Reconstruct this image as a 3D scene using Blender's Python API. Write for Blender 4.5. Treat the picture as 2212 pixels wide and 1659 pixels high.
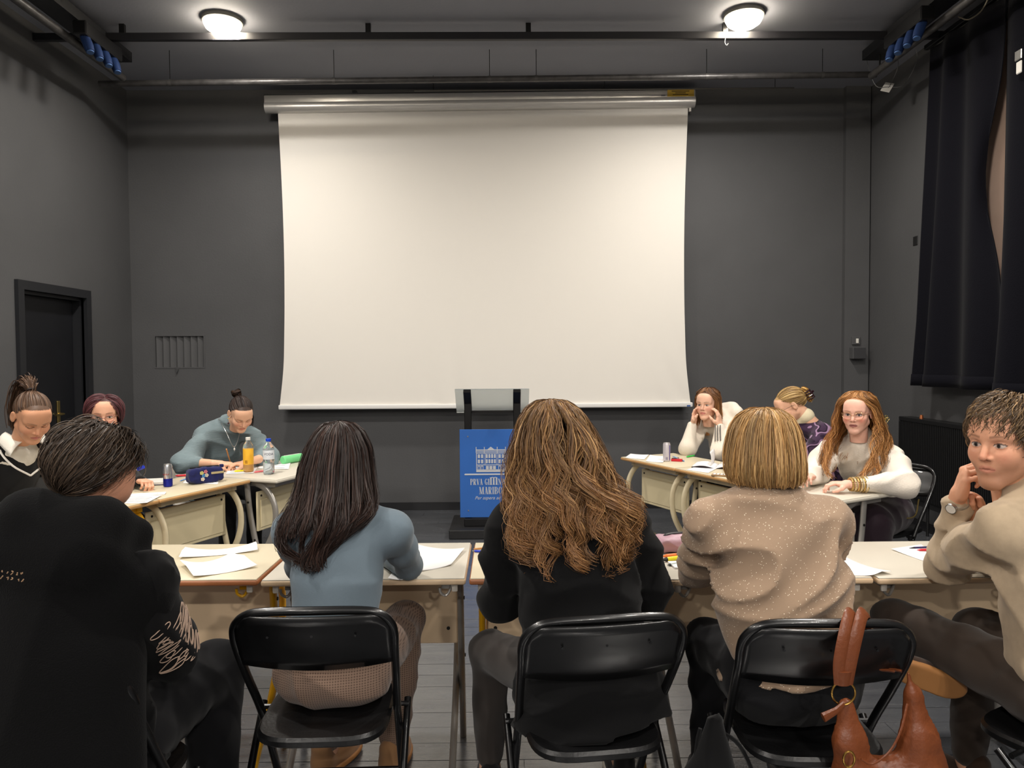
import bpy, bmesh, math, random
import numpy as np
from mathutils import Vector, Matrix, Euler
for o in list(bpy.data.objects): bpy.data.objects.remove(o)
scene = bpy.context.scene
COL = scene.collection
# ---------------------------------------------------------------- camera
FPX, PW, PH = 1600.0, 2212, 1659
CAM = np.array([0, 0, 1.5])
def _axes(pitch, yaw, roll):
    cp, sp, cy, sy = math.cos(pitch), math.sin(pitch), math.cos(yaw), math.sin(yaw)
    f = np.array([sy*cp, cy*cp, sp]); r = np.array([cy, -sy, 0.]); u = np.cross(r, f)
    c, s = math.cos(roll), math.sin(roll)
    return c*r-s*u, f, c*u+s*r
CR, CF, CU = _axes(math.radians(-1.95), math.radians(.5), math.radians(.35))
cd = bpy.data.cameras.new('camera'); co = bpy.data.objects.new('camera', cd); COL.objects.link(co)
co.matrix_world = Matrix(((CR[0], CU[0], -CF[0], 0), (CR[1], CU[1], -CF[1], 0), (CR[2], CU[2], -CF[2], 1.5), (0, 0, 0, 1)))
cd.sensor_width = 36; cd.lens = 36*FPX/PW; cd.clip_start = .05
scene.camera = co
# ---------------------------------------------------------------- world and exposure
wd = bpy.data.worlds.new('world'); scene.world = wd; wd.use_nodes = True
wd.node_tree.nodes['Background'].inputs[0].default_value = (.02, .02, .022, 1)
wd.node_tree.nodes['Background'].inputs[1].default_value = .3
vs = scene.view_settings
vs.view_transform = 'Standard'; vs.look = 'None'; vs.exposure = 0.0; vs.gamma = 1.0; vs.use_curve_mapping = False
LAMP_W = 66.0          # watts of each ceiling lamp
LAMP_COL = (1.0, .955, .905)
# real-world points along the photograph's sight lines
def _ray(px, py): return CF+(px-PW/2)/FPX*CR-(py-PH/2)/FPX*CU
def PY(px, py, y):
    d = _ray(px, py); return CAM+d*(y/d[1])
def PZ(px, py, z):
    d = _ray(px, py); return CAM+d*((z-1.5)/d[2])
# ---------------------------------------------------------------- helpers
rng = np.random.default_rng(7); random.seed(7)
def lin(c):
    r = []
    for v in c[:3]:
        v = v/255; r.append(v/12.92 if v <= .04045 else ((v+.055)/1.055)**2.4)
    return (*r, 1.0)
MATS = {}
def mat(name, c, rough=.5, metal=0., bump=None, var=None, spec=.5, trans=0., emit=None, coat=0., attr=None, sheen=0., stretch=None, ior=1.45, alpha=1.):
    """c: sRGB 0-255; bump=(scale,strength); var=(scale,amount) mottling of the base colour"""
    if name in MATS: return MATS[name]
    m = bpy.data.materials.new(name); m.use_nodes = True; MATS[name] = m
    nt = m.node_tree; b = nt.nodes['Principled BSDF']; L = nt.links
    b.inputs['Base Color'].default_value = lin(c); b.inputs['Roughness'].default_value = rough
    b.inputs['Metallic'].default_value = metal; b.inputs['Specular IOR Level'].default_value = spec
    b.inputs['Transmission Weight'].default_value = trans; b.inputs['IOR'].default_value = ior
    b.inputs['Coat Weight'].default_value = coat; b.inputs['Sheen Weight'].default_value = sheen
    b.inputs['Alpha'].default_value = alpha
    if emit: b.inputs['Emission Color'].default_value = lin(c); b.inputs['Emission Strength'].default_value = emit
    vec = None
    if bump or var:
        tc = nt.nodes.new('ShaderNodeTexCoord'); mp = nt.nodes.new('ShaderNodeMapping')
        L.new(tc.outputs['Object'], mp.inputs[0]); vec = mp.outputs[0]
        if stretch: mp.inputs['Scale'].default_value = stretch
    src = None
    if attr:
        an = nt.nodes.new('ShaderNodeAttribute'); an.attribute_name = attr; src = an.outputs['Color']
        L.new(src, b.inputs['Base Color'])
    if var:
        n = nt.nodes.new('ShaderNodeTexNoise'); n.inputs['Scale'].default_value = var[0]; n.inputs['Detail'].default_value = 5
        L.new(vec, n.inputs['Vector'])
        mx = nt.nodes.new('ShaderNodeMix'); mx.data_type = 'RGBA'; mx.blend_type = 'MULTIPLY'
        mr = nt.nodes.new('ShaderNodeMapRange'); mr.inputs[1].default_value = .3; mr.inputs[2].default_value = .7
        mr.inputs[3].default_value = 1-var[1]; mr.inputs[4].default_value = 1+var[1]
        L.new(n.outputs[0], mr.inputs[0]); mx.inputs[0].default_value = 1
        if src: L.new(src, mx.inputs[6])
        else: mx.inputs[6].default_value = lin(c)
        L.new(mr.outputs[0], mx.inputs[7]); L.new(mx.outputs[2], b.inputs['Base Color'])
    if bump:
        n = nt.nodes.new('ShaderNodeTexNoise'); n.inputs['Scale'].default_value = bump[0]; n.inputs['Detail'].default_value = 3
        L.new(vec, n.inputs['Vector'])
        bp = nt.nodes.new('ShaderNodeBump'); bp.inputs['Strength'].default_value = bump[1]; bp.inputs['Distance'].default_value = .01
        L.new(n.outputs[0], bp.inputs['Height']); L.new(bp.outputs[0], b.inputs['Normal'])
    return m
def obj(name, me, m=None, parent=None, loc=None, rot=None):
    o = bpy.data.objects.new(name, me); COL.objects.link(o)
    if m is not None:
        for q in (m if isinstance(m, (list, tuple)) else [m]): me.materials.append(q)
    if parent: o.parent = parent
    if loc is not None: o.location = loc
    if rot is not None: o.rotation_euler = rot
    return o
def tag(o, label=None, cat=None, group=None, kind=None):
    if label: o['label'] = label
    if cat: o['category'] = cat
    if group: o['group'] = group
    if kind: o['kind'] = kind
    return o
def thing(name, label, cat, loc=(0, 0, 0), rz=0., group=None):
    o = bpy.data.objects.new(name, None); COL.objects.link(o); o.location = loc; o.rotation_euler = (0, 0, rz)
    o.empty_display_size = .1
    return tag(o, label, cat, group)
def copy_tree(o, parent=None):
    c = o.copy(); COL.objects.link(c); c.parent = parent
    for ch in o.children: copy_tree(ch, c)
    return c
class MB:
    def __init__(s): s.v = []; s.f = []; s.mi = []
    def add(s, v, f, mi=0):
        n = len(s.v); s.v += [tuple(map(float, p)) for p in v]; s.f += [tuple(i+n for i in q) for q in f]; s.mi += [mi]*len(f); return s
    def box(s, lo, hi, mi=0, M=None):
        v = [(x, y, z) for z in (lo[2], hi[2]) for y in (lo[1], hi[1]) for x in (lo[0], hi[0])]
        if M is not None: v = [M @ Vector(p) for p in v]
        return s.add(v, [(0, 2, 3, 1), (4, 5, 7, 6), (0, 1, 5, 4), (2, 6, 7, 3), (0, 4, 6, 2), (1, 3, 7, 5)], mi)
    def rbox(s, lo, hi, r, seg=2, mi=0, M=None):
        bm = bmesh.new(); bmesh.ops.create_cube(bm, size=1)
        for w in bm.verts: w.co = [lo[i]+(w.co[i]+.5)*(hi[i]-lo[i]) for i in range(3)]
        bmesh.ops.bevel(bm, geom=bm.edges[:], offset=r, segments=seg, profile=.5, affect='EDGES')
        v = [w.co.copy() for w in bm.verts]
        if M is not None: v = [M @ p for p in v]
        bm.verts.index_update(); f = [[w.index for w in q.verts] for q in bm.faces]; bm.free()
        return s.add(v, f, mi)
    def tube(s, pts, r, n=10, flat=1., up=(0, 0, 1), closed=False, mi=0, caps=True):
        P = [Vector(p) for p in pts]; N = len(P); R = r if hasattr(r, '__len__') else [r]*N
        vs_, fs = [], []; prev = None
        for i in range(N):
            if closed: t = P[(i+1) % N]-P[i-1]
            else: t = P[min(i+1, N-1)]-P[max(i-1, 0)]
            t.normalize()
            if prev is None:
                a = Vector(up); a = a-t*a.dot(t)
                if a.length < 1e-3: a = Vector((1, 0, 0)); a = a-t*a.dot(t)
            else: a = prev-t*prev.dot(t)
            a.normalize(); prev = a; b = t.cross(a)
            for k in range(n):
                q = 2*math.pi*k/n; vs_.append(P[i]+a*(R[i]*math.cos(q))+b*(R[i]*flat*math.sin(q)))
        for i in range(N if closed else N-1):
            j = (i+1) % N
            for k in range(n):
                l = (k+1) % n; fs.append((i*n+k, i*n+l, j*n+l, j*n+k))
        if caps and not closed: fs += [tuple(range(n))[::-1], tuple(range((N-1)*n, N*n))]
        return s.add(vs_, fs, mi)
    def lathe(s, prof, n=24, c=(0, 0, 0), mi=0):
        vs_, fs = [], []
        for r, z in prof:
            for k in range(n):
                q = 2*math.pi*k/n; vs_.append((c[0]+r*math.cos(q), c[1]+r*math.sin(q), c[2]+z))
        for i in range(len(prof)-1):
            for k in range(n):
                l = (k+1) % n; fs.append((i*n+k, i*n+l, (i+1)*n+l, (i+1)*n+k))
        fs += [tuple(range(n))[::-1], tuple(range((len(prof)-1)*n, len(prof)*n))]
        return s.add(vs_, fs, mi)
    def grid(s, fn, nu, nv, mi=0, thick=0.):
        v = [fn(i/nu, j/nv) for j in range(nv+1) for i in range(nu+1)]
        f = [(j*(nu+1)+i, j*(nu+1)+i+1, (j+1)*(nu+1)+i+1, (j+1)*(nu+1)+i) for j in range(nv) for i in range(nu)]
        return s.add(v, f, mi)
    def mesh(s, name, smooth=True, ang=35):
        me = bpy.data.meshes.new(name); me.from_pydata(s.v, [], s.f); me.update()
        bm = bmesh.new(); bm.from_mesh(me); bmesh.ops.recalc_face_normals(bm, faces=bm.faces); bm.to_mesh(me); bm.free()
        if any(s.mi): me.polygons.foreach_set('material_index', s.mi)
        if smooth:
            me.polygons.foreach_set('use_smooth', [True]*len(me.polygons)); me.set_sharp_from_angle(angle=math.radians(ang))
        return me
    def build(s, name, m, parent=None, loc=None, rot=None, smooth=True, ang=35):
        return obj(name, s.mesh(name, smooth, ang), m, parent, loc, rot)
def catmull(P, n=6, closed=False):
    P = [np.array(p, float) for p in P]; out = []; N = len(P)
    for i in range(N if closed else N-1):
        p0 = P[(i-1) % N] if closed or i > 0 else 2*P[0]-P[1]; p1 = P[i]; p2 = P[(i+1) % N]
        p3 = P[(i+2) % N] if closed or i+2 < N else 2*P[-1]-P[-2]
        for k in range(n):
            t = k/n; out.append(.5*((2*p1)+(p2-p0)*t+(2*p0-5*p1+4*p2-p3)*t*t+(3*p1-p0-3*p2+p3)*t**3))
    if not closed: out.append(P[-1])
    return out
def text_mesh(body, size, shear=0., extrude=.0006, align='CENTER', offset=0., space=1.):
    c = bpy.data.curves.new('t', 'FONT'); c.body = body; c.size = size; c.shear = shear; c.extrude = extrude
    c.align_x = align; c.offset = offset; c.resolution_u = 3; c.space_character = space
    o = bpy.data.objects.new('t', c); COL.objects.link(o)
    dg = bpy.context.evaluated_depsgraph_get(); me = bpy.data.meshes.new_from_object(o.evaluated_get(dg))
    bpy.data.objects.remove(o); return me
# ================================================================ the room
XL, XR, YB, YF, ZC = -3.68, 3.60, 7.35, -7.6, 4.14
M_wall = mat('wall_paint', (81, 81, 82), .62, bump=(60, .12), var=(1.3, .08), spec=.35)
M_ceil = mat('ceiling_paint', (140, 142, 150), .75, bump=(40, .1), var=(.9, .06), spec=.3)
M_blk = mat('black_paint', (24, 24, 27), .5, var=(6, .15))
M_blkmetal = mat('black_metal', (16, 16, 17), .32, spec=.5)
M_pipe = mat('pipe_paint', (70, 68, 67), .38, metal=.35, var=(14, .3), bump=(30, .2))
M_brass = mat('brass', (200, 175, 110), .3, metal=1)
M_steel = mat('steel', (190, 188, 184), .28, metal=.9)
M_white = mat('white_plastic', (225, 222, 214), .45)
def floor_mat():
    m = mat('floor_board_paint', (47, 48, 50), .36, spec=.5, ior=2.1)
    nt = m.node_tree; L = nt.links; b = nt.nodes['Principled BSDF']
    g = nt.nodes.new('ShaderNodeNewGeometry')
    def noise(scale, st, det, rough=.6):
        mp = nt.nodes.new('ShaderNodeMapping'); mp.inputs['Scale'].default_value = st; L.new(g.outputs['Position'], mp.inputs[0])
        n = nt.nodes.new('ShaderNodeTexNoise'); n.inputs['Scale'].default_value = scale; n.inputs['Detail'].default_value = det; n.inputs['Roughness'].default_value = rough
        L.new(mp.outputs[0], n.inputs['Vector']); return n.outputs[0]
    def rng_(x, a, c, lo, hi):
        r = nt.nodes.new('ShaderNodeMapRange'); r.inputs[1].default_value = a; r.inputs[2].default_value = c; r.inputs[3].default_value = lo; r.inputs[4].default_value = hi
        L.new(x, r.inputs[0]); return r.outputs[0]
    scr = rng_(noise(3.2, (1.2, 16, 1), 8, .75), .60, .70, 0, 1)
    scr2 = rng_(noise(9, (7, 1, 1), 6, .8), .66, .74, 0, .7)
    mxs = nt.nodes.new('ShaderNodeMath'); mxs.operation = 'MAXIMUM'; L.new(scr, mxs.inputs[0]); L.new(scr2, mxs.inputs[1])
    base = nt.nodes.new('ShaderNodeMix'); base.data_type = 'RGBA'
    base.inputs[6].default_value = lin((58, 60, 64)); base.inputs[7].default_value = lin((86, 88, 92)); L.new(noise(1.6, (1, 3, 1), 5), base.inputs[0])
    wear = nt.nodes.new('ShaderNodeMix'); wear.data_type = 'RGBA'; wear.inputs[7].default_value = lin((150, 149, 146))
    ml = nt.nodes.new('ShaderNodeMath'); ml.operation = 'MULTIPLY'; ml.inputs[1].default_value = .55; L.new(mxs.outputs[0], ml.inputs[0])
    L.new(ml.outputs[0], wear.inputs[0]); L.new(base.outputs[2], wear.inputs[6]); L.new(wear.outputs[2], b.inputs['Base Color'])
    L.new(rng_(noise(4, (1, 5, 1), 6), .3, .7, .14, .3), b.inputs['Roughness'])
    bp = nt.nodes.new('ShaderNodeBump'); bp.inputs['Strength'].default_value = .15; bp.inputs['Distance'].default_value = .004
    L.new(noise(14, (1, 8, 1), 5), bp.inputs['Height']); L.new(bp.outputs[0], b.inputs['Normal'])
    return m
M_floor = floor_mat()
def struct(name, mb, m, parent=None, label=None):
    o = mb.build(name, m, parent)
    if not parent: o['kind'] = 'structure'
    if label: o['label'] = label
    return o
fl = struct('floor', MB().box((XL-.1, YF-.1, -.12), (XR+.1, YB+.1, -.012)), M_floor, label='dark scuffed painted wooden floor of the hall')
bw = .125; ny = int((YB-1.2)/bw)
for i in range(ny):                                   # boards run across the room, with staggered end joints
    y0 = YB-(i+1)*bw; cuts = [XL]+sorted(random.uniform(XL+.8, XR-.8) for _ in range(2))+[XR]
    if cuts[2]-cuts[1] < .5: cuts.pop(1)
    for a, c in zip(cuts, cuts[1:]):
        MB().box((a+.001, y0+.0012, -.0125), (c-.001, y0+bw-.0012, random.uniform(-.0012, .0))).build('floor_board', M_floor, fl, smooth=False)
MB().box((XL, YF, -.0125), (XR, YB-ny*bw, -.0005)).build('floor_board', M_floor, fl, smooth=False)
struct('ceiling', MB().box((XL-.1, YF-.1, ZC), (XR+.1, YB+.1, ZC+.15)), M_ceil, label='dark grey painted ceiling')
# left wall with the door opening
DY0, DY1, DZ = 5.68, 6.52, 2.05
w = MB(); w.box((XL-.25, YF, 0), (XL, DY0, ZC)); w.box((XL-.25, DY1, 0), (XL, YB, ZC)); w.box((XL-.25, DY0, DZ), (XL, DY1, ZC))
struct('wall_left', w, M_wall, label='dark grey side wall with the black door')
# back wall with the louvre niche
VX0, VX1, VZ0, VZ1 = -3.465, -2.965, 1.425, 1.755
w = MB(); w.box((XL-.25, YB, 0), (VX0, YB+.2, ZC)); w.box((VX1, YB, 0), (XR+.3, YB+.2, ZC)); w.box((VX0, YB, 0), (VX1, YB+.2, VZ0)); w.box((VX0, YB, VZ1), (VX1, YB+.2, ZC)); w.box((VX0, YB+.12, VZ0), (VX1, YB+.2, VZ1))
struct('wall_back', w, M_wall, label='dark grey wall behind the projection screen')
struct('wall_front', MB().box((XL-.25, YF-.2, 0), (XR+.3, YF, ZC)), M_wall, label='dark grey wall behind the viewer')
# right wall with the window opening behind the curtain
WY0, WY1, WZ0, WZ1 = 2.6, 6.02, 1.42, 3.9
w = MB(); w.box((XR, WY1, 0), (XR+.3, YB, ZC)); w.box((XR, YF, 0), (XR+.3, WY0, ZC)); w.box((XR, WY0, 0), (XR+.3, WY1, WZ0)); w.box((XR, WY0, WZ1), (XR+.3, WY1, ZC))
struct('wall_right', w, M_wall, label='dark grey side wall with curtained window')
wn = tag(thing('window_1', 'window closed off with a pale panel behind the dark curtains', 'window', (XR, 0, 0)), kind='structure')
del wn['category']
MB().box((.015, WY0, WZ0), (.055, WY1, WZ1)).build('blind_panel', mat('blind_board', (196, 168, 150), .8, var=(3, .1)), wn)
f = MB()
for y in (WY0, 3.8, 5.0, WY1-.06): f.box((.15, y, WZ0), (.2, y+.06, WZ1))
f.box((.15, WY0, WZ0), (.2, WY1, WZ0+.06)); f.box((.15, WY0, WZ1-.06), (.2, WY1, WZ1)); f.build('window_frame', M_blk, wn)
MB().box((.0, WY0, WZ0-.03), (.2, WY1, WZ0)).build('window_sill', M_wall, wn)
# baseboards and the boxed-in duct in the right corner
for nm, lo, hi in (('baseboard_back', (XL, YB-.018, 0), (XR, YB, .075)), ('baseboard_left', (XL, YF, 0), (XL+.018, DY0-.09, .075)), ('baseboard_right', (XR-.018, YF, 0), (XR, YB, .075))):
    struct(nm, MB().box(lo, hi), M_blk, label={'baseboard_back': 'black baseboard under the projection screen wall', 'baseboard_left': 'black baseboard along the door wall', 'baseboard_right': 'black baseboard along the radiator wall'}[nm])
struct('trim_1', MB().box((3.345, YB-.06, .0), (3.585, YB, ZC)), M_wall, label='boxed-in vertical duct in the corner beside the light switch')
# ---------------------------------------------------------------- door
dr = tag(thing('door_1', 'black door recessed in the side wall', 'door', (XL, 0, 0)), kind='structure'); del dr['category']
M_door = mat('door_black', (19, 20, 24), .42, var=(5, .15))
f = MB(); f.box((-.02, DY0-.07, 0), (.03, DY0, DZ+.07)); f.box((-.02, DY1, 0), (.03, DY1+.07, DZ+.07)); f.box((-.02, DY0, DZ), (.03, DY1, DZ+.07))
f.box((-.12, DY0, 0), (-.02, DY0+.025, DZ)); f.box((-.12, DY1-.025, 0), (-.02, DY1, DZ)); f.box((-.12, DY0+.025, DZ-.025), (-.02, DY1-.025, DZ))
f.build('door_frame', mat('door_frame_black', (32, 33, 36), .4), dr)
MB().rbox((-.13, DY0+.025, 0.005), (-.085, DY1-.025, DZ-.025), .004, 1).build('door_leaf', M_door, dr)
hy = 6.25
h = MB().rbox((-.085, hy-.02, .93), (-.075, hy+.02, 1.17), .003, 1).build('handle_plate', M_brass, dr)
MB().tube(catmull([(-.08, hy, 1.06), (-.04, hy, 1.06), (-.03, hy-.02, 1.06), (-.03, hy-.12, 1.058)], 4), .009, 8).build('lever', M_brass, dr)
# ---------------------------------------------------------------- louvre in the back wall
vg = thing('vent_grille', 'grey wall vent of upright slats with a torn bottom edge', 'vent', ((VX0+VX1)/2, YB, VZ0))
hw, hh = (VX1-VX0)/2, VZ1-VZ0
f = MB(); f.box((-hw, -.004, 0), (-hw+.012, .05, hh)); f.box((hw-.012, -.004, 0), (hw, .05, hh)); f.box((-hw+.012, -.004, 0), (hw-.012, .05, .012)); f.box((-hw+.012, -.004, hh-.012), (hw-.012, .05, hh))
f.build('vent_frame', M_wall, vg)
sw = (2*hw-.024)/7
for i in range(7):
    x0 = -hw+.012+i*sw
    MB().add([(x0+.004, .008, .012), (x0+sw-.004, .045, .012), (x0+sw-.004, .045, hh-.012), (x0+.004, .008, hh-.012), (x0+.007, .004, .012), (x0+sw-.001, .041, .012), (x0+sw-.001, .041, hh-.012), (x0+.007, .004, hh-.012)],
             [(0, 1, 2, 3), (4, 7, 6, 5), (0, 4, 5, 1), (1, 5, 6, 2), (2, 6, 7, 3), (3, 7, 4, 0)]).build('slat', M_wall, vg, smooth=False)
MB().add([(-.05, -.006, .01), (.0, -.03, .0), (-.03, -.022, -.05), (-.05, -.003, .007), (.0, -.027, -.003), (-.03, -.019, -.053)], [(0, 1, 2), (3, 5, 4), (0, 3, 4, 1), (1, 4, 5, 2), (2, 5, 3, 0)]).build('torn_flap', M_wall, vg, smooth=False)
# ---------------------------------------------------------------- ceiling lamps
def lamp_at(x, y, label, k=1.):
    t = thing('ceiling_lamp', label, 'lamp', (x, y, ZC), 0, 'round ceiling lamps')
    MB().lathe([(.02, 0), (.15, 0), (.15, -.03), (.14, -.035)], 28).build('lamp_base', mat('lamp_base', (120, 118, 112), .5), t)
    MB().lathe([(.138, -.03), (.14, -.045), (.125, -.075), (.09, -.10), (.045, -.113), (.005, -.116)], 28).build('lamp_glass', mat('lamp_glow', (255, 240, 215), .4, emit=60), t)
    ld = bpy.data.lights.new('lamp_light', 'AREA'); ld.shape = 'DISK'; ld.size = .26; ld.energy = LAMP_W*k; ld.color = LAMP_COL
    lo = bpy.data.objects.new('lamp_light', ld); COL.objects.link(lo); lo.parent = t; lo.location = (0, 0, -.125)
l1 = PZ(481, 66, ZC-.09); l2 = PZ(1607, 54, ZC-.09)
lamp_at(l1[0], l1[1], 'glowing round ceiling lamp on the side of the black door', .70)
lamp_at(l2[0], l2[1], 'glowing round ceiling lamp on the side of the dark curtain', .70)
for y, k in ((3.43, 1.1), (1.03, .75), (-1.37, .75), (-3.77, 2.1), (-6.17, 2.1)):
    for x in (l1[0], l2[0]): lamp_at(x, y, 'round ceiling lamp further back, above or behind the viewer', k)
# ---------------------------------------------------------------- pipes under the ceiling
pa, pb = PY(215, 181, 6.42), PY(1893, 161, 6.42)
t = thing('lighting_pipe', 'long scuffed grey steel pipe hung just in front of the screen', 'pipe', ((pa+pb)/2).tolist())
c_ = (pa+pb)/2
MB().tube([pa-c_, pb-c_], .026, 14).build('tube', M_pipe, t)
for q in (.09, .3, .5, .56, .78, .93):
    p = pa+(pb-pa)*q-c_
    MB().tube([(p[0]-.012, p[1], p[2]), (p[0]+.012, p[1], p[2])], .0285, 14).build('coupling', mat('pipe_collar', (84, 82, 80), .4, metal=.5), t)
    MB().tube([(p[0], p[1], p[2]+.02), (p[0], p[1], ZC-c_[2])], .003, 8).build('hanger_rod', M_blkmetal, t)
pa2, pb2 = PY(60, 92, 5.93), PY(2090, 66, 5.93); c2 = (pa2+pb2)/2
t = thing('ceiling_track', 'thin dark lighting track along the ceiling between the two lamps', 'track', c2.tolist())
MB().rbox((pa2[0]-c2[0], -.02, -.028), (pb2[0]-c2[0], .02, .03), .004, 1).build('rail', mat('track_dark', (34, 34, 38), .4), t)
for q in (.1, .36, .53, .74, .93):
    x = pa2[0]+(pb2[0]-pa2[0])*q-c2[0]; MB().box((x-.02, -.015, .03), (x+.02, .015, ZC-c2[2])).build('ceiling_clip', M_blkmetal, t)
for s, nm, sd in ((-1, 'door', 'left'), (1, 'curtain', 'right')):
    x = -3.2 if s < 0 else 3.12
    t = thing('side_rail', 'dark pipe running under the ceiling along the %s side' % nm, 'pipe', (x, 0, 3.88))
    MB().tube([(0, YF+.3, 0), (0, 6.34, 0)], .03, 12).build('tube', M_pipe, t)
    MB().box((-.09, YF+.3, .12), (.09, 6.32, .2)).build('cable_tray', mat('tray_black', (30, 31, 35), .5), t)
    for k in range(5): MB().tube([(0, 6.2-k*1.6, .02), (0, 6.2-k*1.6, .262)], .007, 8).build('hanger_rod', M_blkmetal, t)
    M_blue = mat('socket_blue', (24, 42, 78), .4)
    # row of blue round stage sockets on a box
    b0 = thing('socket_strip', 'row of blue round power sockets under the ceiling on the %s side' % nm, 'socket', (x+(-s)*.12, 5.75 if s < 0 else 5.55, 3.84))
    MB().rbox((-.05, -.26, .04), (.05, .26, .14), .008, 1).build('socket_box', M_blkmetal, b0)
    for k in range(4):
        y = -.19+k*.127
        pl = MB().tube([(0, y, .05), (-s*.03, y-.01, -.02), (-s*.05, y-.02, -.07)], [.034, .036, .030], 14).build('socket', M_blue, b0)
        MB().tube([(-s*.05, y-.02, -.068), (-s*.052, y-.022, -.078)], .025, 12).build('socket_cap', mat('socket_rim', (60, 86, 128), .35), pl)
# cables and clips near the right rail
tg = PY(1917, 188, 6.40)
t = thing('cable_tag', 'small white paper tag dangling on thin wires near the curtain', 'tag', tg.tolist())
MB().add([(-.06, 0, -.03), (.01, -.01, -.05), (.06, .0, .03), (-.01, .01, .045), (-.06, .004, -.03), (.01, -.006, -.05), (.06, .004, .03), (-.01, .014, .045)], [(0, 1, 2, 3), (4, 7, 6, 5), (0, 4, 5, 1), (1, 5, 6, 2), (2, 6, 7, 3), (3, 7, 4, 0)]).build('paper', M_white, t, smooth=False)
for dx, dz, bx in ((-.16, .32, -.1), (.1, .3, .02), (.26, .38, .14)):
    MB().tube(catmull([(0, 0, 0), (bx, .0, -.02+dz*.1), (dx, .02, dz*.6), (dx, .05, dz)], 5), .0028, 6).build('wire', mat('wire_grey', (120, 120, 120), .5), t)
cpts = [PY(2070, 36, 5.2), PY(2092, 42, 5.2), PY(2118, 25, 5.15), PY(2133, 0, 5.1), PY(2137, -18, 5.1)]
c0 = cpts[-1]
tag(MB().tube([p-c0 for p in catmull(cpts, 6)], .005, 6).build('hanging_cable', mat('wire_tan', (120, 112, 96), .5), None, c0.tolist()), 'loose pale cable looping down from the ceiling above the curtain', 'cable')
hk = PY(1570, 92, l2[1]-.02)
t = thing('lamp_pull', 'small hook dangling from the edge of the bright lamp nearest the curtain', 'hook', hk.tolist())
MB().tube(catmull([(0, 0, .11), (-.01, 0, .05), (-.015, 0, 0), (.0, 0, -.02), (.012, 0, -.005)], 4), .003, 6).build('hook_wire', M_steel, t)
# ---------------------------------------------------------------- projection screen
SX0, SX1 = -2.18, 1.79
sy = 7.19
t = thing('projection_screen', 'large white pull-down projection screen with silver housing', 'projector screen', ((SX0+SX1)/2, sy, 1.0))
hwid = (SX1-SX0)/2
TL, TR = 3.885-1.0, 3.925-1.0   # slightly uneven hang
def scr(u, v):
    z = .065+(TL+(TR-TL)*u-.065)*v
    x = (u*2-1)*(hwid-.02-.035*math.sin(math.pi*min(1, v*1.02)))
    if v < .2: x += (u*2-1)*.03*(1-v/.2)**2
    y = .012*math.sin(u*9+v*2)*(1-v)*.35+.010*math.exp(-((u-.42)/.06)**2)*(1-v)**6*math.sin(u*90+v*8)+.008*math.exp(-((u-.03)/.05)**2)*(1-v)**5*math.sin((u-v*.3)*110)+.008*math.exp(-((u-.97)/.05)**2)*(1-v)**5*math.sin((u+v*.3)*110)
    return (x, y, z)
MB().grid(scr, 90, 60).build('screen_fabric', mat('screen_white', (236, 231, 222), .85, spec=.2), t)
M_alu = mat('screen_aluminium', (206, 204, 200), .34, metal=.55)
a0, a1 = -hwid-.065, hwid+.07
rot = math.atan2(TR-TL, 2*hwid)
h = MB(); Mx = Matrix.Rotation(-rot, 4, 'Y')
h.rbox((a0, -.055, TL+.075), (a1, .05, TL+.15), .008, 2, M=Mx)
h.tube([Mx @ Vector((a0, -.005, TL+.05)), Mx @ Vector((a1, -.005, TL+.05))], .058, 20)
h.build('housing', M_alu, t)
MB().box((a0, -.06, TL+.15), (a1, .05, TL+.158), M=Mx).build('housing_lid', mat('housing_lid_grey', (60, 60, 62), .5), t)  # thin dark grey strip along the top of the housing
lb = MB().box((a1-.27, -.0575, TL+.085), (a1-.015, -.0555, TL+.148), M=Mx).build('warning_label', mat('label_yellow', (196, 160, 46), .5), t)
for k, (zz, ww) in enumerate(((.135, .17), (.118, .10), (.102, .15))):
    MB().box((a1-.145-ww/2, -.0582, TL+zz-.004), (a1-.145+ww/2, -.0576, TL+zz+.004), M=Mx).build('label_print', mat('print_dark', (90, 74, 30), .6), lb)
MB().box((a1-.33, -.0575, TL+.09), (a1-.29, -.0555, TL+.102), M=Mx).build('rating_plate', mat('plate_grey', (120, 120, 122), .5), t)
MB().tube([(a1-.07, .0, TL-.02), (a1-.07, .0, TL+.03)], .012, 10).build('end_hook', M_white, t)
bar = MB().rbox((-hwid-.02, -.02, .02), (hwid+.03, .02, .066), .01, 3).build('bottom_bar', mat('screen_bar_white', (232, 230, 226), .4), t)
MB().box((hwid-.03, -.0215, .026), (hwid+.005, -.0198, .04)).build('maker_badge', mat('badge_blue', (60, 90, 150), .4), bar)
for q in (-.62, .0, .6): MB().box((q*hwid-.02, -.02, TL+.158), (q*hwid+.02, .15, TL+.185)).build('wall_bracket', M_blkmetal, t)
p0, p1 = PY(895, 196, 7.0), PY(1715, 190, 7.0); c0 = (p0+p1)/2
t = thing('screen_rail', 'thin grey rod under the ceiling just above the screen housing', 'rod', c0.tolist())
MB().tube([p0-c0, p1-c0], .007, 8).build('rod', mat('rail_grey', (92, 90, 86), .4, metal=.4), t)
for q in (.05, .5, .95):
    p = p0+(p1-p0)*q-c0; MB().tube([p, (p[0], p[1], ZC-c0[2])], .003, 6).build('hanger', M_blkmetal, t)
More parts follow.
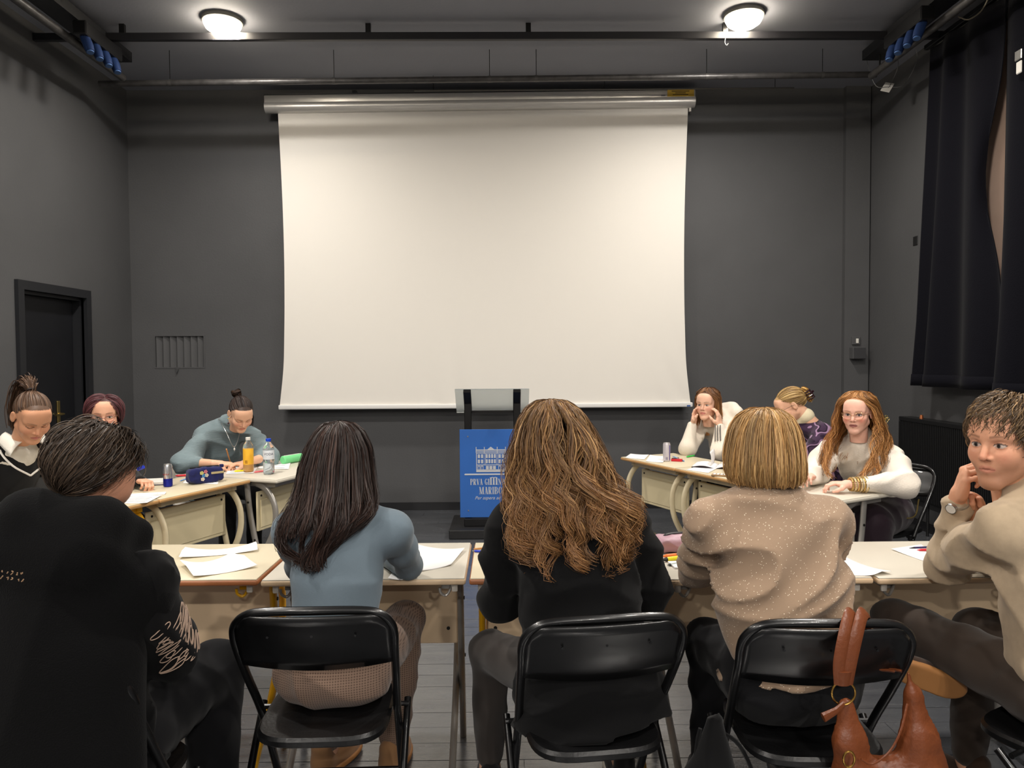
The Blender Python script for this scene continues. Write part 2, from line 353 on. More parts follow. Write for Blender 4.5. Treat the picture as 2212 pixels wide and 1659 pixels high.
# ---------------------------------------------------------------- lectern
ly = 6.32
t = thing('lectern', 'black metal lectern with blue school sign and clear sloped reading top', 'lectern', (PY(1063, 1000, ly)[0], ly, 0))
MB().rbox((-.36, -.20, 0), (.34, .42, .075), .006, 1).build('base_plate', mat('lectern_base', (26, 26, 27), .45, var=(20, .3)), t)
MB().rbox((-.24, -.06, .075), (.24, .10, .14), .005, 1).build('foot_block', M_blkmetal, t)
for x in (-.205, .215):
    MB().rbox((x-.03, .0, .14), (x+.03, .06, 1.12), .004, 1).build('post', M_blkmetal, t)
    Ma = Matrix.Translation((x, .03, 1.135)) @ Matrix.Rotation(math.radians(-44), 4, 'X')
    MB().rbox((-.032, -.155, -.03), (.032, .125, .006), .004, 1, M=Ma).build('top_bracket', M_blkmetal, t)
Mt = Matrix.Translation((0.005, .03, 1.147)) @ Matrix.Rotation(math.radians(-44), 4, 'X')
MB().rbox((-.315, -.135, .0), (.315, .17, .012), .002, 1, M=Mt).build('reading_top', mat('frosted_acrylic', (232, 238, 238), .3, spec=.4, trans=.75, ior=1.2), t)
MB().box((-.24, .06, 1.035), (.24, .085, 1.055)).build('cross_bar', M_blkmetal, t)
sg = MB().rbox((-.275, -.022, .145), (.275, -.01, .90), .002, 1).build('sign_panel', mat('sign_blue', (52, 102, 178), .28, var=(3, .06)), t)
for x in (-.205, .215):
    for z in (.205, .84): MB().tube([(x, -.026, z), (x, -.021, z)], .006, 10).build('screw', M_steel, sg)
M_print = mat('sign_silver', (190, 192, 196), .45)
# condensed high-contrast serif capitals made from strokes
def glyph(ch):
    S, Hh, sf = .20, .035, .30; P = []
    def rect(x0, y0, x1, y1): P.append([(x0, y0), (x1, y0), (x1, y1), (x0, y1)])
    def line(x0, y0, x1, y1, w_): P.append([(x0-w_/2, y0), (x0+w_/2, y0), (x1+w_/2, y1), (x1-w_/2, y1)])
    def stem(x, y0=0, y1=1, w_=S): rect(x, y0, x+w_, y1); rect(x-.05, y0, x+w_+.05, y0+Hh); rect(x-.05, y1-Hh, x+w_+.05, y1)
    def arc(cx, cy, rx, ry, a0_, a1_, tw=.18, th=.035, n=14):
        for i in range(n):
            q0, q1 = a0_+(a1_-a0_)*i/n, a0_+(a1_-a0_)*(i+1)/n
            P.append([(cx+rx*math.cos(q0), cy+ry*math.sin(q0)), (cx+rx*math.cos(q1), cy+ry*math.sin(q1)), (cx+(rx-tw)*math.cos(q1), cy+(ry-th)*math.sin(q1)), (cx+(rx-tw)*math.cos(q0), cy+(ry-th)*math.sin(q0))])
    h_ = math.pi/2; w_ = .62
    if ch == 'I': stem(.06); w_ = .34
    elif ch in 'PRB':
        stem(.06); rect(.26, 1-Hh, .34, 1); y_ = .46 if ch != 'B' else .5
        rect(.26, y_, .34, y_+Hh); arc(.34, (1+y_)/2, .26, (1-y_)/2, -h_, h_)
        if ch == 'R': line(.50, 0, .36, .47, .19); rect(.42, 0, .70, Hh); w_ = .70
        if ch == 'B': rect(.26, 0, .36, Hh); arc(.36, .265, .28, .265, -h_, h_); w_ = .68
    elif ch == 'V': line(.33, 0, .12, 1, .2); line(.36, 0, .56, 1, .05); rect(-.02, 1-Hh, .27, 1); rect(.46, 1-Hh, .68, 1); w_ = .64
    elif ch == 'A': line(.12, 0, .33, 1, .05); line(.52, 0, .33, 1, .2); rect(.18, .28, .46, .28+Hh); rect(.0, 0, .22, Hh); rect(.38, 0, .66, Hh); w_ = .66
    elif ch == 'G': arc(.38, .5, .33, .5, h_*.55, h_*3.5, n=20); rect(.46, .02, .62, .42); rect(.38, .40, .70, .40+Hh); rect(.58, .70, .62, .98); w_ = .72
    elif ch == 'N': rect(.10, 0, .14, 1); line(.60, 0, .16, 1, .2); rect(.60, 0, .64, 1); rect(.0, 0, .24, Hh); rect(.0, 1-Hh, .2, 1); rect(.50, 1-Hh, .74, 1); w_ = .76
    elif ch == 'Z': rect(.06, 0, .56, Hh); rect(.06, 1-Hh, .56, 1); line(.16, 0, .46, 1, .2); rect(.53, 0, .56, .25); rect(.06, .75, .09, 1); w_ = .62
    elif ch == 'J': rect(.22, .2, .42, 1); arc(.22, .2, .2, .22, -h_*2, 0, .17, .05, 8); rect(.16, 1-Hh, .48, 1); w_ = .5
    elif ch == 'M': rect(.10, 0, .14, 1); line(.42, .02, .16, 1, .19); line(.44, .02, .68, 1, .05); rect(.66, 0, .86, 1); rect(.0, 0, .24, Hh); rect(.6, 0, .92, Hh); rect(.0, 1-Hh, .24, 1); rect(.66, 1-Hh, .92, 1); w_ = .95
    elif ch == 'O': arc(.37, .5, .34, .5, 0, 4*h_, n=24); w_ = .74
    elif ch == 'm':
        for x in (.06, .50, .94): rect(x, 0, x+.24, .86); rect(x-.05, 0, x+.29, .05)
        rect(.0, .8, .3, .86); arc(.42, .66, .32, .25, 0, h_*1.6, .22, .06, 8); arc(.86, .66, .32, .25, 0, h_*1.6, .22, .06, 8); w_ = 1.24
    elif ch == ' ': w_ = .32
    return P, w_+.05
def serif_line(txt, height, cx, z0, y, name, par, big=1.42):
    items = []; x = 0
    for ch in txt:
        P, w_ = glyph(ch); s = height*(big if ch == 'm' else 1); sx = s*.74
        items.append((P, x, s, sx)); x += w_*sx
    m_ = MB()
    for P, x0, s, sx in items:
        for qi, q in enumerate(P):
            b_ = [(cx-x/2+x0+px*sx, y, z0+py*s) for px, py in q]; n = len(b_)
            m_.add(b_+[(p[0], y-.0012-.00006*qi, p[2]) for p in b_], [tuple(range(n)), tuple(range(n, 2*n))[::-1]]+[(i, (i+1) % n, n+(i+1) % n, n+i) for i in range(n)])
    return m_.build(name, M_print, par, smooth=False)
serif_line('PRVA GImNAZIJA', .052, .005, .425, -.0222, 'lettering', sg)
serif_line('MARIBOR', .062, .005, .345, -.0222, 'lettering', sg)
obj('motto', text_mesh('Per aspera ad astra', .040, .35, .0005), M_print, sg, (.005, -.0228, .30), (math.pi/2, 0, 0))
e = MB(); ey = -.0222
_ec = [0]
def er(x0, z0, x1, z1): _ec[0] += 1; e.box((x0, ey-.0012-.00004*_ec[0], z0), (x1, ey, z1))
e.tube([(-.235, ey, .512), (-.23, ey-.001, .515), (.235, ey-.001, .515), (.24, ey, .512)], .006, 6, flat=.2)
bx0, bx1, bz0, bz1 = -.135, .115, .535, .70
er(bx0, bz0, bx0+.006, bz1); er(bx1-.006, bz0, bx1, bz1); er(bx0, bz0, bx1, bz0+.022); er(bx0, bz0+.058, bx1, bz0+.064); er(bx0, bz1-.006, bx1, bz1)
er(bx0-.003, bz1+.006, bx1+.003, bz1+.012); er(bx0-.003, bz1+.018, bx1+.003, bz1+.028)
for q in (0, .28, .72, 1): er(bx0+(bx1-bx0)*q-.003, bz1, bx0+(bx1-bx0)*q+.003, bz1+.05)
e.add([(-.04, ey, bz1+.028), (.02, ey, bz1+.028), (-.01, ey, bz1+.052), (-.04, ey-.001, bz1+.028), (.02, ey-.001, bz1+.028), (-.01, ey-.001, bz1+.052)], [(0, 1, 2), (3, 5, 4), (0, 3, 4, 1), (1, 4, 5, 2), (2, 5, 3, 0)])
for cx in (-.112, -.085, .065, .092):
    for z in (.61, .655):
        er(cx-.009, z, cx+.009, z+.032)
for cx in (-.045, -.022, .001, .024):
    for z in (.61, .655): er(cx-.008, z, cx+.008, z+.034)
for x in (-.068, -.057, .037, .048): er(x, bz0+.064, x+.003, bz1)
for cx in (-.112, -.085, .065, .092): er(cx-.011, bz0+.022, cx-.006, bz0+.05); er(cx+.006, bz0+.022, cx+.011, bz0+.05); er(cx-.011, bz0+.048, cx+.011, bz0+.054)
for cx in (-.04, -.01, .02): er(cx-.012, bz0+.023, cx+.012, bz0+.052)
e.build('building_emblem', M_print, sg, smooth=False)
# ---------------------------------------------------------------- right corner fittings
c0 = PY(1848, 760, YB-.06)
t = thing('wall_switch', 'grey light switch on the corner duct above a small box', 'switch', (c0[0], YB-.06, c0[2]+.06))
MB().rbox((-.04, -.018, .01), (.04, 0, .09), .004, 1).build('switch_plate', M_wall, t)
MB().rbox((-.005, -.024, .025), (.02, -.018, .07), .002, 1).build('rocker', M_white, t)
t = thing('junction_box', 'dark grey box mounted under the light switch', 'box', (c0[0], YB-.06, c0[2]-.06))
MB().rbox((-.062, -.085, -.01), (.062, 0, .105), .004, 1).build('box_body', M_wall, t)
MB().rbox((-.06, -.089, -.008), (.06, -.0855, .10), .002, 1).build('box_cover', mat('box_grey', (58, 58, 60), .5), t)
# radiator on the right wall
ry0, ry1, rz0, rz1 = 4.3, 6.46, .28, .975
t = thing('radiator', 'black ribbed radiator on the side wall below the curtain', 'radiator', (XR, ry0, 0))
def rib(u, v):
    n = u*86; return (-.135-.012*(math.sin(n*2*math.pi) > 0), u*(ry1-ry0), rz0+v*(rz1-rz0))
q = MB()
for i in range(86):
    y0, y1 = i*(ry1-ry0)/86, (i+1)*(ry1-ry0)/86; ym = y0+(y1-y0)*.55
    q.box((-.14, y0, rz0+.02), (-.125, ym, rz1-.03)); q.box((-.132, ym, rz0+.02), (-.125, y1, rz1-.03))
q.build('ribbed_panel', mat('radiator_black', (20, 20, 21), .42), t)
f = MB(); f.box((-.125, 0, rz0), (-.04, ry1-ry0, rz1-.02)); f.rbox((-.145, -.01, rz1-.035), (-.03, ry1-ry0+.01, rz1), .004, 1); f.rbox((-.145, -.01, rz0), (-.03, .008, rz1-.035), .003, 1); f.rbox((-.145, ry1-ry0-.008, rz0), (-.03, ry1-ry0+.01, rz1-.035), .003, 1)
f.build('casing', M_blkmetal, t)
for y in (.3, 1.9): MB().box((-.04, y, .4), (-.008, y+.05, .9)).build('wall_bracket', M_blkmetal, t)
for y in (.4, 1.1, 1.8): MB().tube([(-.09, y, 0), (-.09, y, rz0)], .012, 8).build('support_leg', M_blkmetal, t)
MB().tube([(-.09, ry1-ry0-.25, rz1), (-.09, ry1-ry0-.25, rz1+.03)], [.016, .012], 10).build('bleed_valve', mat('copper', (180, 110, 70), .35, metal=.8), t)
# mark on the right wall
p = np.array([XR, XR/((1979-1092)/1600), 0]); z = 1.5-(527-776)/1600*p[1]
tag(MB().rbox((-.006, -.035, -.04), (0, .035, .04), .003, 1).build('wall_plug', mat('plug_black', (14, 14, 15), .6), None, (XR, p[1], z)), 'small black plug on the grey wall beside the curtain', 'plug')
# curtains
M_curt = mat('curtain_velvet', (10, 10, 17), .95, sheen=.03, spec=.15, bump=(120, .2))
ctl = thing('curtain_rail', 'black curtain rail above the window', 'rail', (XR-.14, 0, ZC-.12)); MB().rbox((-.02, 2.2, -.02), (.02, 6.12, .02), .004, 1).build('rail', M_blkmetal, ctl)
for y in (2.4, 4.3, 6.0): MB().box((-.012, y-.02, .02), (.012, y+.02, .12)).build('rail_hanger', M_blkmetal, ctl)
def curtain(y0, y1, yb0, yb1, zb, label, ph, openf):
    zt = ZC-.15; t = thing('curtain', label, 'curtain', (XR-.14, (y0+y1)/2, zb), 0, 'dark velvet curtains')
    m_ = MB(); nu, nv = 110, 26
    def fn(u, v):
        ya = y0+(y1-y0)*u; yb = yb0+(yb1-yb0)*u; s = (1-v); y = ya+(yb-ya)*s**1.3+openf(u, v)
        fold = math.sin(u*(y1-y0)*17+ph+.6*math.sin(u*7+v*1.5))
        am = .022+.035*s
        return (am*fold-.03*s-.05*max(0, s-.8)*5*(.4 if u > .93 else .1), y-(y0+y1)/2, v*(zt-zb))
    m_.grid(fn, nu, nv)
    o = m_.build('cloth', M_curt, t, ang=80); md = o.modifiers.new('thickness', 'SOLIDIFY'); md.thickness = .006
    hem = MB(); 
    hem.grid(lambda u, v: tuple(np.array(fn(u, v*.035))+np.array([-.006, 0, -.004])), nu, 1); o2 = hem.build('hem', M_curt, t, ang=80); o2.modifiers.new('thickness', 'SOLIDIFY').thickness = .006
    return t
g = lambda u, v: .24*max(0, 1-u/.30)**1.5*math.exp(-((v-.56)/.19)**2)
curtain(5.17, 6.05, 5.13, 6.19, 1.26, 'dark velvet curtain panel nearest the radiator, left of the gap', .4, g)
curtain(2.3, 5.15, 2.3, 5.17, 1.22, 'dark velvet curtain panel at the photo edge, right of the gap', 2.0, lambda u, v: 0)
p = np.array([XR-.24, (XR-.24)/((2190-1092)/1600), 0]); z = 1.5+(776-146)/1600*p[1]
t = thing('curtain_clip', 'shiny silver clip pinned high on the dark curtain', 'clip', (XR-.215, p[1], z))
MB().rbox((-.012, -.03, .01), (.0, .035, .075), .004, 1).build('clip_jaw', mat('clip_silver', (220, 218, 210), .2, metal=.9), t); MB().rbox((-.012, -.03, -.08), (.0, .02, .0), .005, 1).build('clip_tag', M_white, t)
# ================================================================ desks
M_cream = mat('laminate_cream', (208, 196, 168), .38, var=(4, .03), bump=(90, .03))
M_lamw = mat('laminate_white', (206, 199, 184), .34, var=(3, .02))
M_oak = mat('edge_oak', (196, 150, 96), .42, var=(9, .15), stretch=(1, 8, 8))
M_brown = mat('edge_brown', (158, 98, 60), .4, var=(9, .15), stretch=(1, 8, 8))
M_pale = mat('edge_pale', (214, 186, 152), .42, var=(6, .06))
M_panel_b = mat('panel_beige', (228, 200, 164), .5, var=(3, .04))
M_panel_c = mat('panel_cream', (222, 208, 170), .42, var=(3, .04))
M_legc = mat('leg_cream', (214, 200, 166), .36, var=(12, .06))
M_legy = mat('leg_yellow', (222, 164, 18), .34, var=(12, .08))
M_legs = mat('leg_silver', (160, 156, 150), .32, metal=.45)
M_grey = mat('panel_grey', (150, 142, 130), .5)
FREE = mat('bolt_dark', (40, 38, 36), .45, metal=.6)
def desk(label, cx, cy, rz, top, edge, leg, panel, w=.70, d=.50, group='school desks', hooks=True, hz=.75, sheet=False):
    """origin on the floor under the middle; +y is the side away from the sitter"""
    t = thing('school_desk', label, 'desk', (cx, cy, 0), rz, group)
    hx, hy = w/2, d/2
    tp = MB().rbox((-hx, -hy, hz-.024), (hx, hy, hz-.003), .008, 3).build('table_edge', edge, t)
    MB().rbox((-hx+.004, -hy+.004, hz-.006), (hx-.004, hy-.004, hz), .0025, 2).build('tabletop', top, t)
    f = MB()
    f.box((-hx+.06, -hy+.08, hz-.06), (-hx+.09, hy-.06, hz-.024)); f.box((hx-.09, -hy+.08, hz-.06), (hx-.06, hy-.06, hz-.024))
    f.box((-hx+.09, hy-.10, hz-.06), (hx-.09, hy-.07, hz-.024)); f.build('underframe', leg, t)
    for s in (-1, 1):
        x = s*(hx-.035)
        MB().tube(catmull([(x, .02, hz-.03), (x, .045, hz-.25), (x, .10, .25), (x, .15, .0)], 4), .021, 12, flat=.62, up=(0, 1, 0)).build('straight_leg', leg, t)
        x2 = s*(hx-.058)
        MB().tube(catmull([(x2, .05, hz-.032), (x2, .15, hz-.075), (x2, .215, hz-.18), (x2, .21, hz-.32), (x2, .14, hz-.46), (x2, .03, hz-.58), (x2, -.11, .07), (x2, -.185, .0)], 5), .021, 12, flat=.62, up=(0, 1, 0)).build('curved_leg', leg, t)
        for y in (.1, .0):
            pass
        for zz, yy in ((hz-.16, .038), (hz-.40, .085)):
            MB().tube([(x+s*.012, yy, zz), (x+s*.016, yy, zz)], .007, 8).build('bolt', FREE, t)
    pz0, pz1 = .40, .655
    pn = MB().rbox((-hx+.05, .075, pz0), (hx-.05, .090, pz1), .003, 1).build('modesty_panel', panel, t)
    MB().rbox((-hx+.075, .090, pz0+.02), (hx-.075, .096, pz1-.055), .003, 1).build('raised_field', panel, pn)
    for s in (-1, 1):
        MB().tube([(s*(hx-.085), .090, pz1-.028), (s*(hx-.085), .0935, pz1-.028)], .007, 8).build('screw', FREE, pn)
        MB().tube([(s*(hx-.085), .0745, pz0+.06), (s*(hx-.085), .071, pz0+.06)], .007, 8).build('screw', FREE, pn)
    if hooks:
        for s in (-1, 1):
            x = s*(hx-.04)
            MB().rbox((x-.011, -hy+.035, hz-.058), (x+.011, -hy+.047, hz-.024), .005, 2).build('edge_clip', mat('clip_grey', (196, 190, 180), .5), t)
            x = s*(hx-.072)
            MB().tube(catmull([(x+.018, -hy+.07, hz-.03), (x+.016, -hy+.07, hz-.055), (x, -hy+.065, hz-.078), (x-.018, -hy+.06, hz-.068), (x-.022, -hy+.06, hz-.05)], 5), .005, 8).build('bag_hook', leg if leg is not M_legc else M_legs, t)
    return t
# front row (sitters between the camera and the desks)
FY = 2.76
desk('cream-topped desk with brown edge beside the person in the black coat', -1.205, FY+.01, .0, M_cream, M_brown, M_legy, M_panel_b, group='front row desks')
desk('white-topped desk with pale edge in front of the person in the grey-blue top', -.492, FY, .004, M_lamw, M_pale, M_legs, M_panel_b, group='front row desks')
desk('brown-edged desk with yellow legs in front of the person in the black sweater', .206, FY, .004, M_cream, M_brown, M_legy, M_panel_b, w=.672, group='front row desks')
desk('white-topped desk with pale edge carrying the mauve pencil case', .897, FY-.03, .006, M_lamw, M_pale, M_legs, M_panel_b, group='front row desks')
desk('white-topped desk with pale edge under the elbow of the person in the oatmeal sweater', 1.606, FY-.035, .006, M_lamw, M_pale, M_legs, M_panel_b, group='front row desks')
# side desks: front edge from a (near) to b (far), outward normal n
def side_desk(label, a, b, side, top, edge, leg, panel, group, w=.70, d=.5):
    a, b = np.array(a), np.array(b); u = (b-a)/np.linalg.norm(b-a); mid = (a+b)/2
    inward = np.array([u[1], -u[0]])*(1 if side == 'L' else -1)   # towards the middle of the room
    c = mid-inward*d/2; rz = math.atan2(inward[1], inward[0])-math.pi/2
    return desk(label, c[0], c[1], rz, top, edge, leg, panel, w=w, d=d, group=group, hooks=False)
def along(p, ang, L): return (p[0]+math.sin(ang)*L, p[1]+math.cos(ang)*L)
aL = math.radians(22.5)
pLB = (-1.61, 4.66); pAB = along(pLB, aL, -.70); pLA = along(pAB, aL, -.705); pL0 = along(pLA, aL, -.70)
side_desk('oak-edged desk with yellow legs nearest the person in the black vest', pLA, along(pAB, aL, -.004), 'L', M_cream, M_oak, M_legy, M_panel_c, 'side desks by the door')
side_desk('oak-edged desk with cream legs under the navy pencil case', pAB, pLB, 'L', M_cream, M_oak, M_legc, M_panel_c, 'side desks by the door')
aC = math.radians(20); pC = (-1.435, 4.63); pC2 = along(pC, aC, 1.20)
side_desk('long white desk with grey legs under the two drink bottles', pC, pC2, 'L', M_lamw, M_lamw, M_legs, M_panel_c, 'side desks by the door', w=1.20, d=.56)
aR = math.radians(-25)
pR0 = (.868, 5.60); pR1 = along(pR0, aR, -.655); pR2 = along(pR1, aR, -.655)
side_desk('oak-edged cream desk at the far end, under the slim drink can', along(pR1, aR, .004), pR0, 'R', M_cream, M_oak, M_legc, M_panel_c, 'side desks by the curtain', w=.648)
side_desk('oak-edged cream desk under the open book', pR2, along(pR1, aR, -.001), 'R', M_cream, M_oak, M_legc, M_panel_c, 'side desks by the curtain', w=.65)
aW = math.radians(-30); pW1 = (1.760, 3.833); pW0 = along(pW1, aW, .62)
side_desk('white desk under the hands of the person with gold bracelets', pW1, pW0, 'R', M_lamw, M_lamw, M_legs, M_grey, 'side desks by the curtain', w=.62)
# ================================================================ folding chairs
M_chair = mat('chair_black_steel', (13, 13, 14), .3, spec=.55, coat=.25)
M_vinyl = mat('chair_black_vinyl', (15, 15, 16), .36, bump=(70, .1))
M_rub = mat('rubber_black', (10, 10, 10), .7)
def make_chair():
    t = thing('folding_chair', 'x', 'chair', (0, 0, 0), 0, 'black folding chairs')
    W = .222; r = .0125
    def up(sx): return [(sx*.200, .235, 0), (sx*.203, .10, .25), (sx*.206, .0, .43), (sx*.215, -.10, .58), (sx*(W-.002), -.165, .68), (sx*W, -.19, .735)]
    top = [(-W, -.19, .735), (-W+.008, -.203, .768), (-W+.035, -.212, .795), (-W+.085, -.218, .808), (0, -.226, .812), (W-.085, -.218, .808), (W-.035, -.212, .795), (W-.008, -.203, .768), (W, -.19, .735)]
    MB().tube(catmull(up(-1)[:-1]+top+up(1)[::-1][1:], 5), r, 12).build('main_frame', M_chair, t)
    # back panel wrapped around the top of the frame
    def bp(u, v):
        x = (u*2-1)*(W-.006); bow = .020*(1-(u*2-1)**2)
        zt = .803-.055*max(0, abs(u*2-1)-.78)**1.5*8; zb = .640-.020*(1-(u*2-1)**2)
        z = zb+(zt-zb)*v; y0 = np.interp(z, [.58, .68, .735, .768, .812], [-.10, -.165, -.19, -.203, -.226])
        return (x, y0-bow-.004, z)
    o = MB().grid(bp, 24, 6).build('back_panel', M_chair, t); o.modifiers.new('thickness', 'SOLIDIFY').thickness = .007
    for q in (-.12, .0, .12): MB().tube([(q, -.2215, .74), (q, -.2250, .74)], .0035, 8).build('rivet', M_chair, t)
    hw = .228
    for s in (-1, 1):
        MB().tube(catmull([(s*hw, .10, .415), (s*hw, -.02, .30), (s*hw, -.15, .15), (s*(hw-.002), -.265, 0)], 4), .0115, 12).build('rear_leg', M_chair, t)
        MB().tube([(s*(hw-.002), -.265, 0), (s*(hw-.002), -.262, .03)], .0145, 10).build('foot_cap', M_rub, t)
        MB().tube([(s*.200, .235, 0), (s*.2, .222, .03)], .0155, 10).build('foot_cap', M_rub, t)
        MB().tube([(s*.19, .06, .415), (s*.236, .06, .415)], .008, 8).build('pivot', M_chair, t)
    MB().tube([(-hw, -.19, .105), (hw, -.19, .105)], .009, 10).build('rear_stretcher', M_chair, t)
    MB().tube([(-.2, .15, .155), (.2, .15, .155)], .009, 10).build('front_stretcher', M_chair, t)
    def seat(u, v):
        a = 2*math.pi*u; e_ = 4.; c, s = math.cos(a), math.sin(a)
        X = math.copysign(abs(c)**(2/e_), c)*.19; Y = math.copysign(abs(s)**(2/e_), s)*.205
        return X*v, Y*v
    m_ = MB(); n = 40
    lv = [(0.02, .437), (.5, .434), (.85, .439), (.965, .441), (1.0, .432), (1.0, .418), (.95, .410), (.02, .410)]
    V = []; 
    for k, z in lv:
        for i in range(n): x, y = seat(i/n, k); V.append((x, y+.005, z))
    F_ = [(j*n+i, j*n+(i+1) % n, (j+1)*n+(i+1) % n, (j+1)*n+i) for j in range(len(lv)-1) for i in range(n)]+[tuple(range(n))[::-1], tuple(range((len(lv)-1)*n, len(lv)*n))]
    m_.add(V, F_); m_.build('seat', M_vinyl, t)
    return t
proto = make_chair()
chairs = [
    ('black folding chair under the person in the grey-blue top', -.545, 2.24, .03),
    ('black folding chair under the person in the black sweater', .235, 2.155, .13),
    ('black folding chair with the tan leather bag hung on its back', .845, 2.11, -.03),
    ('black folding chair under the person in the oatmeal sweater', 1.60, 2.02, .50),
    ('black folding chair hidden under the draped black coat', -1.06, 1.86, -.05),
    ('black folding chair behind the person with gold bracelets', 2.36, 4.60, 2.14),
    ('black folding chair under the person in the black vest', -2.80, 3.93, -1.98),
    ('black folding chair under the person half hidden behind the black coat', -2.66, 4.66, -1.95),
    ('black folding chair under the person in the white hoodie', 1.87, 5.95, 2.0),
    ('black folding chair under the person in the patterned purple top', 2.33, 5.22, 2.0)]
CH = []
for i, (lb_, x, y, rz) in enumerate(chairs):
    o = proto if i == 0 else copy_tree(proto)
    o.location = (x, y, 0); o.rotation_euler = (0, 0, rz); o['label'] = lb_; CH.append(o)
# pale plastic chair behind the person in the blue-grey sweater
M_pp = mat('chair_pale_plastic', (188, 182, 172), .4)
t = thing('plastic_chair', 'pale grey plastic shell chair behind the person in the ribbed sweater', 'chair', (-2.30, 5.60, 0), -2.75-.0)
def shell(u, v):
    x = (u*2-1)
    if v < .5: k = v/.5; y = .22-.42*k; z = .43+.03*(x*x)+.02*k*0; hx = .20+.01*k
    else: k = (v-.5)/.5; y = -.20-.09*k; z = .43+.38*k; hx = .21-.05*k**3
    if .4 < v < .6: z += .02*math.sin((v-.4)/.2*math.pi)
    return (x*hx, y+.05*x*x*(v > .5)*((v-.5)/.5), z+(.0 if v < .95 else -.06*abs(x)**3))
o = MB().grid(shell, 14, 24).build('seat_shell', M_pp, t); o.modifiers.new('thickness', 'SOLIDIFY').thickness = .012
for sx in (-1, 1):
    MB().tube([(sx*.15, .15, .42), (sx*.2, .2, 0)], .011, 8).build('leg', M_legs, t); MB().tube([(sx*.15, -.13, .42), (sx*.2, -.24, 0)], .011, 8).build('leg', M_legs, t)
    MB().rbox((sx*.205-.012, -.25, .52), (sx*.205+.012, -.20, .72), .006, 2).build('side_lug', M_pp, t)
